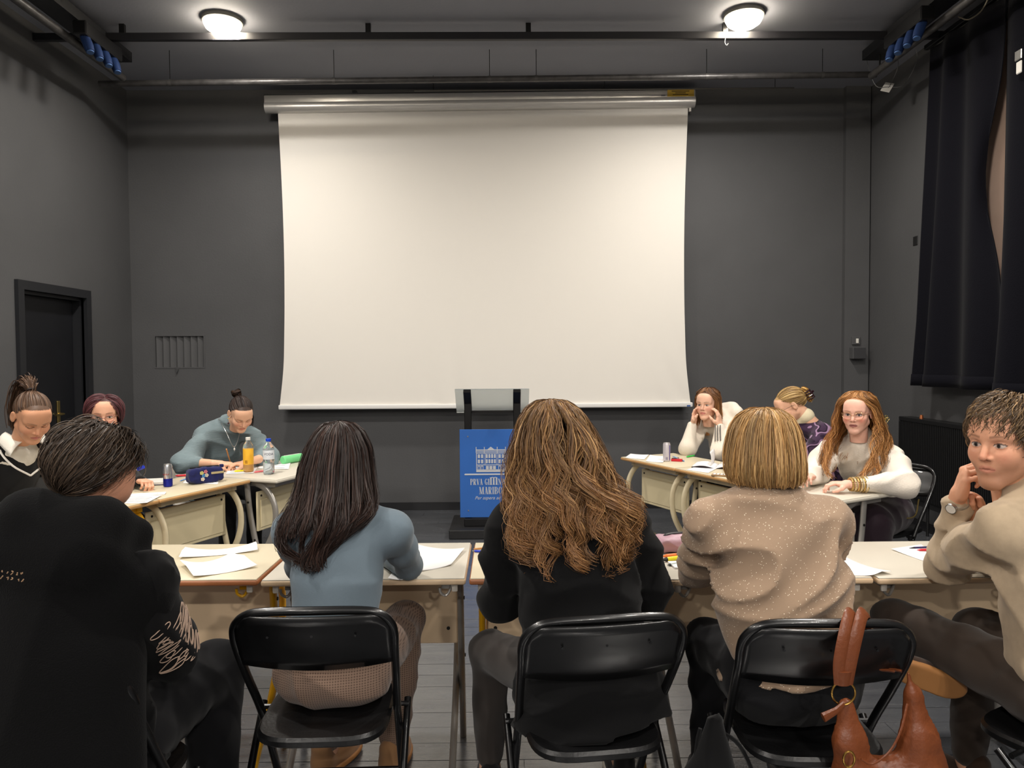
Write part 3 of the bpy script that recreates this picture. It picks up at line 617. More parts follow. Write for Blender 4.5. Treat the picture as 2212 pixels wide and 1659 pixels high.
# ================================================================ people: signed-distance bodies meshed with surface nets
V3 = lambda *a: np.array(a[0] if len(a) == 1 else a, float)
def unit(v): v = np.asarray(v, float); return v/np.linalg.norm(v)
def smin(a, b, k):
    if k <= 0: return np.minimum(a, b)
    h = np.maximum(k-np.abs(a-b), 0)/k
    return np.minimum(a, b)-h*h*k*.25
class Fld:
    def __init__(s, lo, hi, h):
        s.lo = V3(lo); s.h = h; s.n = np.ceil((V3(hi)-s.lo)/h).astype(int)+1
        s.F = np.full(s.n, .2, np.float32); s.ax = [(s.lo[i]+h*np.arange(s.n[i])).astype(np.float32) for i in range(3)]
    def _sl(s, lo, hi):
        a = np.clip(np.floor((V3(lo)-s.lo)/s.h).astype(int), 0, s.n); b = np.clip(np.ceil((V3(hi)-s.lo)/s.h).astype(int)+1, 0, s.n)
        return tuple(slice(a[i], b[i]) for i in range(3))
    def put(s, fn, lo, hi, k=.02, sub=False):
        sl = s._sl(V3(lo)-k-.02, V3(hi)+k+.02)
        X, Y, Z = s.ax[0][sl[0]][:, None, None], s.ax[1][sl[1]][None, :, None], s.ax[2][sl[2]][None, None, :]
        if 0 in (X.size, Y.size, Z.size): return s
        v = fn(X, Y, Z).astype(np.float32)
        s.F[sl] = -smin(-s.F[sl], v, k) if sub else smin(s.F[sl], v, k); return s
    def cap(s, a, b, ra, rb, k=.02, sub=False):
        a, b = V3(a), V3(b); d = b-a; L2 = max(d@d, 1e-9); r = max(ra, rb)
        def fn(X, Y, Z):
            t = np.clip(((X-a[0])*d[0]+(Y-a[1])*d[1]+(Z-a[2])*d[2])/L2, 0, 1)
            return np.sqrt((X-a[0]-t*d[0])**2+(Y-a[1]-t*d[1])**2+(Z-a[2]-t*d[2])**2)-(ra+(rb-ra)*t)
        return s.put(fn, np.minimum(a, b)-r, np.maximum(a, b)+r, k, sub)
    def chain(s, pts, rs, k=.02):
        for i in range(len(pts)-1): s.cap(pts[i], pts[i+1], rs[i], rs[i+1], k)
        return s
    def ell(s, c, r, R=None, k=.02, sub=False):
        c, r = V3(c), V3(r); R = np.eye(3) if R is None else np.asarray(R)   # rows = local axes
        def fn(X, Y, Z):
            q = [(X-c[0])*R[i, 0]+(Y-c[1])*R[i, 1]+(Z-c[2])*R[i, 2] for i in range(3)]
            k0 = np.sqrt(sum((q[i]/r[i])**2 for i in range(3))); k1 = np.sqrt(sum((q[i]/r[i]**2)**2 for i in range(3)))
            return k0*(k0-1)/np.maximum(k1, 1e-6)
        e = np.abs(R.T) @ r
        return s.put(fn, c-e, c+e, k, sub)
    def loft(s, P, N, right, fwd, ts, a, b, bow=0., k=.03):
        """elliptical trunk from P to N"""
        P, N = V3(P), V3(N); ax = N-P; L = np.linalg.norm(ax); u = ax/L
        rt = unit(right-u*(right@u)); fw = np.cross(u, rt); fw = fw if fw@fwd > 0 else -fw
        ts, a, b = map(np.asarray, (ts, a, b)); td = np.linspace(ts[0], ts[-1], 61); kz = np.exp(-np.linspace(-2, 2, 13)**2); kz /= kz.sum()
        a, b = (np.convolve(np.pad(np.interp(td, ts, q), 6, mode='edge'), kz, 'valid') for q in (a, b)); ts = td
        def fn(X, Y, Z):
            qx, qy, qz = X-P[0], Y-P[1], Z-P[2]
            t = (qx*u[0]+qy*u[1]+qz*u[2])/L; x = qx*rt[0]+qy*rt[1]+qz*rt[2]; y = qx*fw[0]+qy*fw[1]+qz*fw[2]
            tt = np.clip(t, ts[0], ts[-1]); A = np.interp(tt, ts, a); B = np.interp(tt, ts, b)
            y = y+bow*4*np.clip(t, 0, 1)*(1-np.clip(t, 0, 1))
            d = (np.sqrt((x/A)**2+(y/B)**2)-1)*np.minimum(A, B)
            e = np.maximum((t-ts[-1])*L, (ts[0]-t)*L)
            return np.where(e > 0, np.sqrt(np.maximum(d, 0)**2+e**2), d)
        m = max(a.max(), b.max())+abs(bow)
        lo = np.minimum(P+u*L*ts[0], P+u*L*ts[-1])-m; hi = np.maximum(P+u*L*ts[0], P+u*L*ts[-1])+m
        return s.put(fn, lo, hi, k)
    def folds(s, amp, freq, seed, stretch=(1, 1, 1)):
        r = np.random.default_rng(seed); X, Y, Z = s.ax[0][:, None, None], s.ax[1][None, :, None], s.ax[2][None, None, :]
        near = np.abs(s.F) < .03
        if not near.any(): return s
        i, j, k = np.nonzero(near); p = np.stack([s.ax[0][i]*stretch[0], s.ax[1][j]*stretch[1], s.ax[2][k]*stretch[2]], 1)
        p = p+.04*np.sin(p[:, [1, 2, 0]]*freq*.6+r.uniform(0, 6, 3))
        v = 0
        for q in range(5):
            d = unit(r.normal(size=3)); v = v+np.sin(p@d*freq*r.uniform(.6, 1.7)+r.uniform(0, 6))
        s.F[i, j, k] += (amp*1.5*(np.abs(v/3)**.8-.5)).astype(np.float32)
        return s
    def mesh(s):
        F = s.F; h = s.h; I = F < 0; n = F.shape
        c = np.zeros(tuple(x-1 for x in n), np.int8)
        for dx in (0, 1):
            for dy in (0, 1):
                for dz in (0, 1): c += I[dx:n[0]-1+dx, dy:n[1]-1+dy, dz:n[2]-1+dz]
        m = (c > 0) & (c < 8); ci = np.argwhere(m); idx = np.full(m.shape, -1, np.int64); idx[m] = np.arange(len(ci))
        acc = np.zeros((len(ci), 3)); cnt = np.zeros(len(ci))
        off = np.array([(a, b, d) for a in (0, 1) for b in (0, 1) for d in (0, 1)])
        val = np.stack([F[ci[:, 0]+o[0], ci[:, 1]+o[1], ci[:, 2]+o[2]] for o in off], 1)
        for a in range(8):
            for b in range(a+1, 8):
                if np.abs(off[a]-off[b]).sum() != 1: continue
                va, vb = val[:, a], val[:, b]; x = (va < 0) != (vb < 0); t = np.zeros(len(ci)); t[x] = va[x]/(va[x]-vb[x])
                acc[x] += off[a]+t[x, None]*(off[b]-off[a]); cnt[x] += 1
        V = s.lo+h*(ci+acc/cnt[:, None]); Q = []
        for ax in range(3):
            o1, o2 = [q for q in range(3) if q != ax]
            A = np.moveaxis(I, ax, 0); x = A[:-1] != A[1:]
            e = np.argwhere(x[:, 1:-1, 1:-1]); ee = np.zeros((len(e), 3), int); ee[:, ax] = e[:, 0]; ee[:, o1] = e[:, 1]+1; ee[:, o2] = e[:, 2]+1
            g = lambda d1, d2: idx[tuple((ee-np.eye(3, dtype=int)[o1]*d1-np.eye(3, dtype=int)[o2]*d2).T)]
            q = np.stack([g(0, 0), g(1, 0), g(1, 1), g(0, 1)], 1); ins = I[tuple(ee.T)]
            fl_ = ins if ax != 1 else ~ins
            q[~fl_] = q[~fl_][:, ::-1]; Q.append(q)
        return V, np.concatenate(Q)
def np_mesh(name, V, Q, cols=None, smooth=True):
    me = bpy.data.meshes.new(name); nv, nq, k = len(V), len(Q), Q.shape[1]
    me.vertices.add(nv); me.vertices.foreach_set('co', np.ascontiguousarray(V, np.float32).ravel())
    me.loops.add(nq*k); me.loops.foreach_set('vertex_index', np.ascontiguousarray(Q, np.int32).ravel())
    me.polygons.add(nq); me.polygons.foreach_set('loop_start', np.arange(0, nq*k, k, dtype=np.int32))
    me.update(calc_edges=True)
    if smooth: me.polygons.foreach_set('use_smooth', np.ones(nq, bool))
    if cols is not None:
        at = me.color_attributes.new('Col', 'FLOAT_COLOR', 'POINT'); c4 = np.ones((nv, 4), np.float32); c4[:, :3] = cols; at.data.foreach_set('color', c4.ravel())
    return me
def join(parts):
    V, Q, C = [], [], []; n = 0
    for v, q, c in parts: V.append(v); Q.append(q+n); C.append(c if getattr(c, 'ndim', 0) == 2 else np.tile(c, (len(v), 1))); n += len(v)
    return np.concatenate(V), np.concatenate(Q), np.concatenate(C)
# ---------------------------------------------------------------- head template (local: x side, y face forward, z up)
def head_field(h, male=False, simple=False):
    f = Fld((-.105, -.135, -.18), (.105, .135, .135), h)
    f.ell((0, -.014, .032), (.074, .094, .082), k=0)
    f.ell((0, .034, -.030), (.058, .058, .072), k=.03)
    f.cap((0, -.02, -.05), (0, -.045, -.19), .052, .05, k=.02)
    if simple:
        for s in (-1, 1): f.ell((s*.074, -.010, -.008), (.008, .019, .030), k=.008)
        return f
    jw = .054 if male else .048
    for s in (-1, 1):
        f.cap((s*jw, .002, -.052), (s*.014, .066, -.096), .020, .016, k=.025)
        f.ell((s*.036, .056, -.026), (.026, .026, .026), k=.025)
        f.cap((s*.012, .083, .020), (s*.048, .066, .022), .012, .010, k=.016)
    f.ell((0, .070, -.096), (.020 if not male else .024, .018, .016), k=.02)
    f.ell((0, .058, .052), (.056, .034, .040), k=.03)
    for s in (-1, 1): f.ell((s*.032, .100, .001), (.019, .022, .012), k=.014, sub=True)
    for s in (-1, 1): f.ell((s*.031, .0705, .001), (.0150, .0150, .0125), k=.003)
    f.cap((0, .084, .014), (0, .108 if male else .104, -.026), .0075, .0095, k=.010)
    for s in (-1, 1): f.ell((s*.0105, .091, -.031), (.0085, .0095, .007), k=.006)
    f.ell((0, .077, -.058), (.026, .016, .018), k=.014)
    for s in (-1, 1):
        lr = .68 if male else 1.; f.cap((0, .0925-.002*male, -.0545), (s*.020, .082, -.0575), .0050*lr, .0030*lr, k=.004); f.cap((0, .0905-.002*male, -.0655), (s*.017, .082, -.062), .0062*lr, .0030*lr, k=.004)
    f.cap((-.018, .094, -.0598), (.018, .094, -.0598), .0026, .0026, k=.003, sub=True)
    for s in (-1, 1):
        R = np.array([[math.cos(.35*s), -math.sin(.35*s), 0], [math.sin(.35*s), math.cos(.35*s), 0], [0, 0, 1]]).T
        f.ell((s*.078, -.014, -.006), (.007, .018, .030), R=R, k=.006)
        f.ell((s*.088, -.010, -.002), (.008, .010, .018), R=R, k=.006, sub=True)
    return f
HEADS = {}
def head_template(kind):
    if kind not in HEADS:
        HEADS[kind] = {'f': lambda: head_field(.0033), 'm': lambda: head_field(.0027, True), 's': lambda: head_field(.009, simple=True)}[kind]().mesh()
    return HEADS[kind]
def scalp_mask(P, m=0.):
    """head-local points that carry hair"""
    d = (P-np.array([0, -.014, .02]))/np.array([.074, .094, .09]); x, y, z = d.T
    line = np.interp(z, [-1.2, -.8, -.35, .0, .3, .48, .62, .72, 1.2], [-.9, -.62, -.22, .12, .40, .56, .70, .9, 1.6])
    return (y < line-m) & (z > -.95)
def head_colors(P, skin, lips, brow, hair, eye=(60, 42, 30), down=False, stubble=None, makeup=None, blush=.25):
    L = lambda c: np.array(lin(c)[:3]); n = len(P); C = np.tile(L(skin), (n, 1)); x, y, z = P.T; ax_ = np.abs(x)
    def mix(m, c): 
        m = np.clip(m, 0, 1)[:, None]; C[:] = C*(1-m)+L(c)*m
    fr = y > .02
    mix(blush*np.exp(-(((ax_-.042)/.020)**2+((z+.028)/.018)**2))*fr, (214, 120, 100)); mix(.25*np.exp(-((x/.012)**2+((z+.026)/.014)**2))*(y > .08), (214, 120, 100))
    if stubble is not None: mix(.45*fr*np.clip((-.040-z)/.02, 0, 1)*(1-np.exp(-((x/.022)**2+((z+.060)/.010)**2))), stubble)
    ex, ez = (ax_-.031)/.0150, (z-.001)/.0056
    if makeup is not None: mix(.75*np.exp(-(ex**2*.7+((z-.007)/.007)**2))*(y > .05), makeup)
    if not down:
        e = (ex**2+ez**2 < 1) & (y > .055); mix(e*.8, (212, 202, 194))
        mix(1.*(((ax_-.030)**2+(z-.0015)**2 < .0056**2) & (y > .06)), eye)
        mix(1.*(((ax_-.030)**2+(z-.0015)**2 < .0026**2) & (y > .06)), (12, 10, 10))
        lash = (np.abs(ez-np.sqrt(np.clip(1-ex**2, 0, 1))) < .32) & (np.abs(ex) < 1.08) & (y > .05) & (z > .001); mix(lash*.85, (40, 28, 24))
    else:
        lash = (np.abs(z+.0035-.004*(ex**2)) < .0022) & (np.abs(ex) < 1.15) & (y > .05); mix(lash*.85, (48, 32, 28))
        mix(.3*np.exp(-(ex**2+((z-.006)/.005)**2))*(y > .05), (150, 98, 80))
    bz = .0255-.10*(ax_-.030)**2*20+.0; mix(.62*np.clip(1.3-np.abs(z-(.0232+.003*np.sin(np.clip((ax_-.012)/.036, 0, 1)*2.6)))/(.0036-.0022*np.clip((ax_-.03)/.02, 0, 1)), 0, 1)*(ax_ > .012)*(ax_ < .050)*(y > .04), brow)
    lp = (((x/.0225)**2+((z+.0595)/.0098)**2) < 1) & (y > .06); mix(lp*.8, lips); mix(.6*((np.abs(z+.0598) < .0016) & (ax_ < .021) & (y > .06)), (110, 50, 45))
    mix(.5*((x/.006-np.sign(x)*1.5)**2+((z+.036)/.003)**2 < 1)*(y > .08), (110, 60, 48))
    sm = (scalp_mask(P, .10)*.5+scalp_mask(P, .16)*.5)*(ax_ < .0765)
    if hair is not None: mix(sm*.97, hair)
    return C
def frame(face, up=(0, 0, 1)):
    y = unit(face); x = unit(np.cross(y, up)); z = np.cross(x, y); return np.stack([x, y, z], 1)   # columns
# ---------------------------------------------------------------- hand template: wrist at origin, fingers along +y, palm facing -z, thumb towards +x
HANDS = {}
def hand_template(pose):
    if pose in HANDS: return HANDS[pose]
    f = Fld((-.075, -.05, -.11), (.095, .215, .06), .0033)
    f.cap((0, -.05, 0), (0, .01, 0), .026, .024, k=.0)
    R = np.eye(3)
    f.ell((-.002, .052, 0), (.040, .050, .0135), k=.02); f.ell((.022, .035, -.006), (.016, .032, .014), k=.012); f.ell((-.026, .038, -.004), (.014, .034, .013), k=.012)
    curl = {'flat': (8, 10, 8), 'rest': (22, 34, 24), 'fist': (70, 88, 60), 'pen': (48, 58, 30), 'cheek': (16, 28, 22), 'curl': (52, 74, 50)}[pose]
    for i, (x, y0, L, r) in enumerate(((.029, .092, .074, .0083), (.0095, .098, .082, .0086), (-.010, .095, .076, .0082), (-.0285, .086, .060, .0074))):
        p = V3(x, y0-.012, 0); a = 0.; side = (x-.0)*1.2*(1 if pose == 'flat' else .5); pts = [p]; rs = [r*1.1]
        ex = (0, 3, 5, 8)[i]
        for seg, c in zip((.46, .30, .24), curl):
            a += math.radians(c+ex); d = V3(side*math.cos(a), math.cos(a), -math.sin(a)); p = p+unit(d)*L*seg; pts.append(p); rs.append(r*(1-.08*len(rs)))
        f.chain(pts, rs, k=.006)
    th = {'flat': [(.020, .018, -.004), (.046, .040, -.012), (.060, .066, -.018), (.066, .088, -.020)],
          'pen': [(.020, .018, -.006), (.040, .046, -.026), (.036, .074, -.044), (.026, .094, -.052)],
          'fist': [(.020, .018, -.006), (.042, .044, -.026), (.030, .066, -.046), (.006, .072, -.052)],
          'cheek': [(.020, .018, -.004), (.046, .036, -.022), (.058, .060, -.040), (.060, .080, -.052)]}.get(pose, [(.020, .018, -.006), (.046, .042, -.020), (.052, .068, -.034), (.048, .088, -.042)])
    f.chain([V3(q) for q in th], [.0145, .0120, .0098, .0085], k=.01)
    HANDS[pose] = f.mesh(); return HANDS[pose]
def place_hand(pose, wrist, fdir, palm, mirror, scale=.95):
    """fdir: finger direction, palm: direction the palm faces; mirror for a left hand"""
    V, Q = hand_template(pose); V = V.copy()*scale
    if mirror: V[:, 0] *= -1; Q = Q[:, ::-1]
    y = unit(fdir); z = -unit(np.asarray(palm)-y*(np.asarray(palm)@y)); x = np.cross(y, z)
    return V @ np.stack([x, y, z])+V3(wrist), Q
# ---------------------------------------------------------------- one person
def mat_cloth(name, c, **k):
    d = dict(rough=.92, spec=.15, bump=(900, .16), var=(6, .07), sheen=.15); d.update(k); return mat(name, c, **d)
M_skin = mat('skin', (220, 170, 140), .5, attr='Col', spec=.35, bump=(180, .05))
_b = M_skin.node_tree.nodes['Principled BSDF']; _b.inputs['Subsurface Weight'].default_value = .12; _b.inputs['Subsurface Radius'].default_value = (.012, .005, .003); _b.inputs['Subsurface Scale'].default_value = 1.
SHOE = {}
def shoe_template():
    if not SHOE:
        f = Fld((-.06, -.10, -.01), (.06, .20, .13), .005)
        f.ell((0, .06, .035), (.042, .115, .040), k=0); f.ell((0, -.035, .045), (.036, .045, .048), k=.03); f.cap((0, -.035, .05), (0, -.04, .10), .036, .037, k=.02)
        f.put(lambda X, Y, Z: (.012-Z)+0*X+0*Y, (-.06, -.1, -.02), (.06, .2, .1), 0.0, sub=False) if False else None
        f.F = np.maximum(f.F, (.014-f.ax[2])[None, None, :]); SHOE['u'] = f.mesh()
        g = Fld((-.07, -.11, -.02), (.07, .21, .04), .005); g.ell((0, .06, .014), (.047, .125, .03), k=0); g.ell((0, -.03, .014), (.041, .055, .03), k=.03)
        g.F = np.maximum(g.F, np.maximum(.001-g.ax[2], g.ax[2]-.024)[None, None, :]); SHOE['s'] = g.mesh()
    return SHOE
def person(label, S):
    base = S['base']; t = thing('person', label, 'person', (base[0], base[1], 0)); off = V3(base[0], base[1], 0)
    P, N, fwd = V3(S['P']), V3(S['N']), unit(V3(*S['fwd'], 0)); right = V3(fwd[1], -fwd[0], 0)
    sc = S.get('w', 1.0); u = unit(N-P); sh = S.get('sh', .165)*1.0
    SR = V3(S['SR']) if 'SR' in S else N+right*sh-u*.088; SL = V3(S['SL']) if 'SL' in S else N-right*sh-u*.088
    ER, EL, WR, WL = (V3(S[k]) for k in ('ER', 'EL', 'WR', 'WL'))
    HR, HL = P+right*.088, P-right*.088
    KR, KL, AR, AL = (V3(S[k]) for k in ('KR', 'KL', 'AR', 'AL'))
    Hc = V3(S['H']); Fm = frame(S['face'], S.get('hup', (0, 0, 1))); hs = np.asarray(S.get('hs', 1.))*np.ones(3)
    allp = np.stack([P, N, SR, SL, ER, EL, WR, WL, KR, KL, AR, AL, Hc])
    skin = np.array(lin(S['skin'])[:3])
    # ---- body (skin), one mesh
    h = S.get('h', .007)*1.3; f = Fld(allp.min(0)-.17, allp.max(0)+.17, max(h, .0105)); nb = Hc+Fm @ V3(0, -.03, -.075)*hs
    f.loft(P, N, right, fwd, [-.12, 0, .25, .5, .78, .95], np.array([.13, .145, .115, .125, .125, .06])*sc, np.array([.09, .095, .08, .085, .075, .05])*sc, S.get('bow', .02), k=0)
    f.cap(N-u*.03, nb, .050*sc, .048, k=.03)
    for A, E, Wp in ((SR, ER, WR), (SL, EL, WL)): f.cap(N-u*.05, A, .045, .042, k=.03).chain([A, E, Wp], [.044, .036, .0245], k=.02)
    for Hh, K, A in ((HR, KR, AR), (HL, KL, AL)): f.chain([Hh, K, A], [.058, .042, .032], k=.02); f.cap(A, A+V3(0, 0, -.03), .034, .03)
    V, Q = f.mesh(); parts = [(V, Q, skin)]
    hk = S.get('head', 's'); hv, hq = head_template(hk)
    hc = head_colors(hv, S['skin'], S.get('lips', (190, 110, 100)), S.get('brow', (70, 50, 40)), S.get('scalp'), S.get('eye', (60, 44, 34)), S.get('down', False), S.get('stubble'), S.get('makeup'), S.get('blush', .25)) if hk != 's' else np.where(scalp_mask(hv)[:, None], np.array(lin(S.get('scalp', (60, 45, 35)))[:3]), skin)
    parts.append(((hv*hs) @ Fm.T+Hc, hq, hc))
    for Wp, E, key, mir in ((WR, ER, 'hR', False), (WL, EL, 'hL', True)):
        hd = S.get(key, ('rest', None, None)); fd = V3(hd[1]) if hd[1] is not None else Wp-E; pl = V3(hd[2]) if hd[2] is not None else V3(0, 0, -1)
        v_, q_ = place_hand(hd[0], Wp, fd, pl, mir, S.get('hand', .95)); parts.append((v_, q_, skin))
    V, Q, C = join(parts); obj('body', np_mesh('body', V-off, Q, C), M_skin, t)
    # ---- top
    T = S['top']; c = T.get('ease', .014); f = Fld(allp.min(0)-.2, allp.max(0)+.2, h)
    a = np.array(T.get('a', [.165, .165, .142, .150, .138, .060]))*sc+c; b = np.array(T.get('b', [.115, .115, .105, .112, .095, .058]))*sc+c
    f.loft(P, N, right, fwd, [T.get('hem', -.08), 0, .25, .55, .80, .97], a, b, S.get('bow', .02), k=0)
    rs = T.get('sleeve', (.058, .050, .036))
    for A, E, Wp, fr in ((SR, ER, WR, T.get('cuffR', 1.)), (SL, EL, WL, T.get('cuffL', 1.))):
        r0 = min(rs[0], .054); f.cap(N-u*.035, A, .050, r0, k=.07)
        e = E+(Wp-E)*fr; m = A+(E-A)*.45; f.cap(A, m, r0, rs[0], k=.05); f.cap(m, E, rs[0], rs[1], k=.035); f.cap(E, e, rs[1], rs[2], k=.02)
        if T.get('bulge'): f.ell(E+(Wp-E)*fr*.75, (T['bulge'],)*3, k=.04)
    f.cap(N-u*.05, N+(nb-N)*T.get('collar', .3), .070, T.get('neckr', .064), k=.025)
    for args in T.get('extra', ()): f.cap(*args)
    if T.get('folds', 1): f.folds(T.get('amp', .010), T.get('freq', 22), S.get('seed', 1), T.get('str', (1, 1, 1.4)))
    for args in T.get('cut', ()): f.cap(*args, sub=True)
    V, Q = f.mesh(); to = obj(T.get('name', 'sweater'), np_mesh('top', V-off, Q), T['mat'], t)
    # ---- trousers
    B = S['bottom']; f = Fld(allp.min(0)-.18, allp.max(0)+.15, max(h, B.get('h', .0115))); q = B.get('ease', .0)
    f.ell(P+V3(0, 0, -.0), (.178*sc+q, .135*sc+q, .115), R=np.stack([right, fwd, V3(0, 0, 1)]), k=0)
    if B.get('high'): f.loft(P, P+u*B['high'], right, fwd, [0, .5, 1], np.array([.165, .158, .152])*sc+q, np.array([.12, .116, .112])*sc+q, 0, k=.03)
    for Hh, K, A in ((HR, KR, AR), (HL, KL, AL)):
        r = B.get('r', (.092, .066, .052)); f.cap(Hh, K, r[0]+q, r[1]+q, k=.04); f.cap(K, K+(A-K)*B.get('len', .93), r[1]+q, r[2]+q, k=.025)
    f.F = np.maximum(f.F, (S.get('seatz', .44)-f.ax[2])[None, None, :]*np.where((np.abs(f.ax[0]-P[0]) < .2)[:, None, None] & (np.abs(f.ax[1]-P[1]) < .17)[None, :, None], 1, 0)-np.where((np.abs(f.ax[0]-P[0]) < .2)[:, None, None] & (np.abs(f.ax[1]-P[1]) < .17)[None, :, None], 0, .3))
    f.folds(.007, 26, S.get('seed', 1)+50)
    V, Q = f.mesh(); bo = obj(B.get('name', 'trousers'), np_mesh('bottom', V-off, Q), B['mat'], t)
    # ---- shoes
    sh_ = S.get('shoe'); st = shoe_template(); toe = S.get('toe', fwd)
    for A, key in ((AR, 'toeR'), (AL, 'toeL')):
        d = unit(V3(S.get(key, toe))) if key in S or 'toe' in S else fwd
        nrm = V3(S.get(key+'n', (0, 0, 1))); z = unit(nrm-d*(nrm@d)); x = np.cross(d, z); M3 = np.stack([x, d, z]); o_ = V3(S[key+'o']) if key+'o' in S else V3(A[0], A[1], 0)
        me = np_mesh('shoe', st['u'][0] @ M3+o_-off, st['u'][1]); so = obj('shoe', me, sh_[0], t)
        obj('sole', np_mesh('sole', st['s'][0] @ M3+o_-off, st['s'][1]), sh_[1], so)
    return dict(t=t, off=off, Fm=Fm, Hc=Hc, hs=hs, P=P, N=N, u=u, right=right, fwd=fwd, S=S, top=to, bottom=bo)
# ---------------------------------------------------------------- hair
def strands_mesh(name, paths, radii, cols):
    """flattened strands (n,k,3) whose broad side lies along the head; radii (n,k), cols (n,k,3) linear"""
    n, k, _ = paths.shape; T = np.gradient(paths, axis=1); T /= np.linalg.norm(T, axis=2, keepdims=True)+1e-9
    c = np.median(paths[:, 0], axis=0); rd = paths-c; rd[..., 2] = np.maximum(rd[..., 2], 0)+1e-4
    A = np.cross(T, rd); A /= np.linalg.norm(A, axis=2, keepdims=True)+1e-9; B = np.cross(T, A)
    th = np.random.default_rng(n).normal(0, .55, (n, 1, 1)); A = A*np.cos(th)+B*np.sin(th)
    V = np.stack([paths-A*radii[..., None]*1.25, paths+A*radii[..., None]*1.25], 2)
    base = (np.arange(n)[:, None]*k+np.arange(k-1)[None])*2
    Q = np.stack([base, base+1, base+3, base+2], -1).reshape(-1, 4)
    return V.reshape(-1, 3), Q, np.repeat(cols, 2, axis=1).reshape(-1, 3)
def hair_cols(r, n, pal, k, grad=None):
    """palette of sRGB colours mixed at random; grad = (tip colour, strength)"""
    pal = np.array([lin(c)[:3] for c in pal]); w = r.dirichlet(np.ones(len(pal))*.6, n); c = w @ pal
    c = c*r.uniform(.65, 1.35, (n, 1)); C = np.repeat(c[:, None], k, axis=1)
    if grad is not None:
        t = (np.linspace(0, 1, k)[None, :, None]-grad[2])/max(1e-3, 1-grad[2]); t = np.clip(t, 0, 1)*grad[1]; C = C*(1-t)+np.array(lin(grad[0])[:3])*t*r.uniform(.7, 1.25, (n, 1, 1))
    return C
def M_hair(): return mat('hair', (80, 60, 45), .48, attr='Col', spec=.32)
def rings_world(rows):
    """rows: (photo row, left col, right col, depth, half depth) -> array (z, cx, cy, a, b)"""
    out = []
    for py, l, r_, y, b in rows:
        A, B = PY(l, py, y), PY(r_, py, y); out.append(((A[2]+B[2])/2, (A[0]+B[0])/2, y, abs(B[0]-A[0])/2, b))
    return np.array(out)
def ring_at(R, t):
    s = np.linspace(0, 1, len(R)); return [np.interp(t, s, R[:, i]) for i in range(5)]
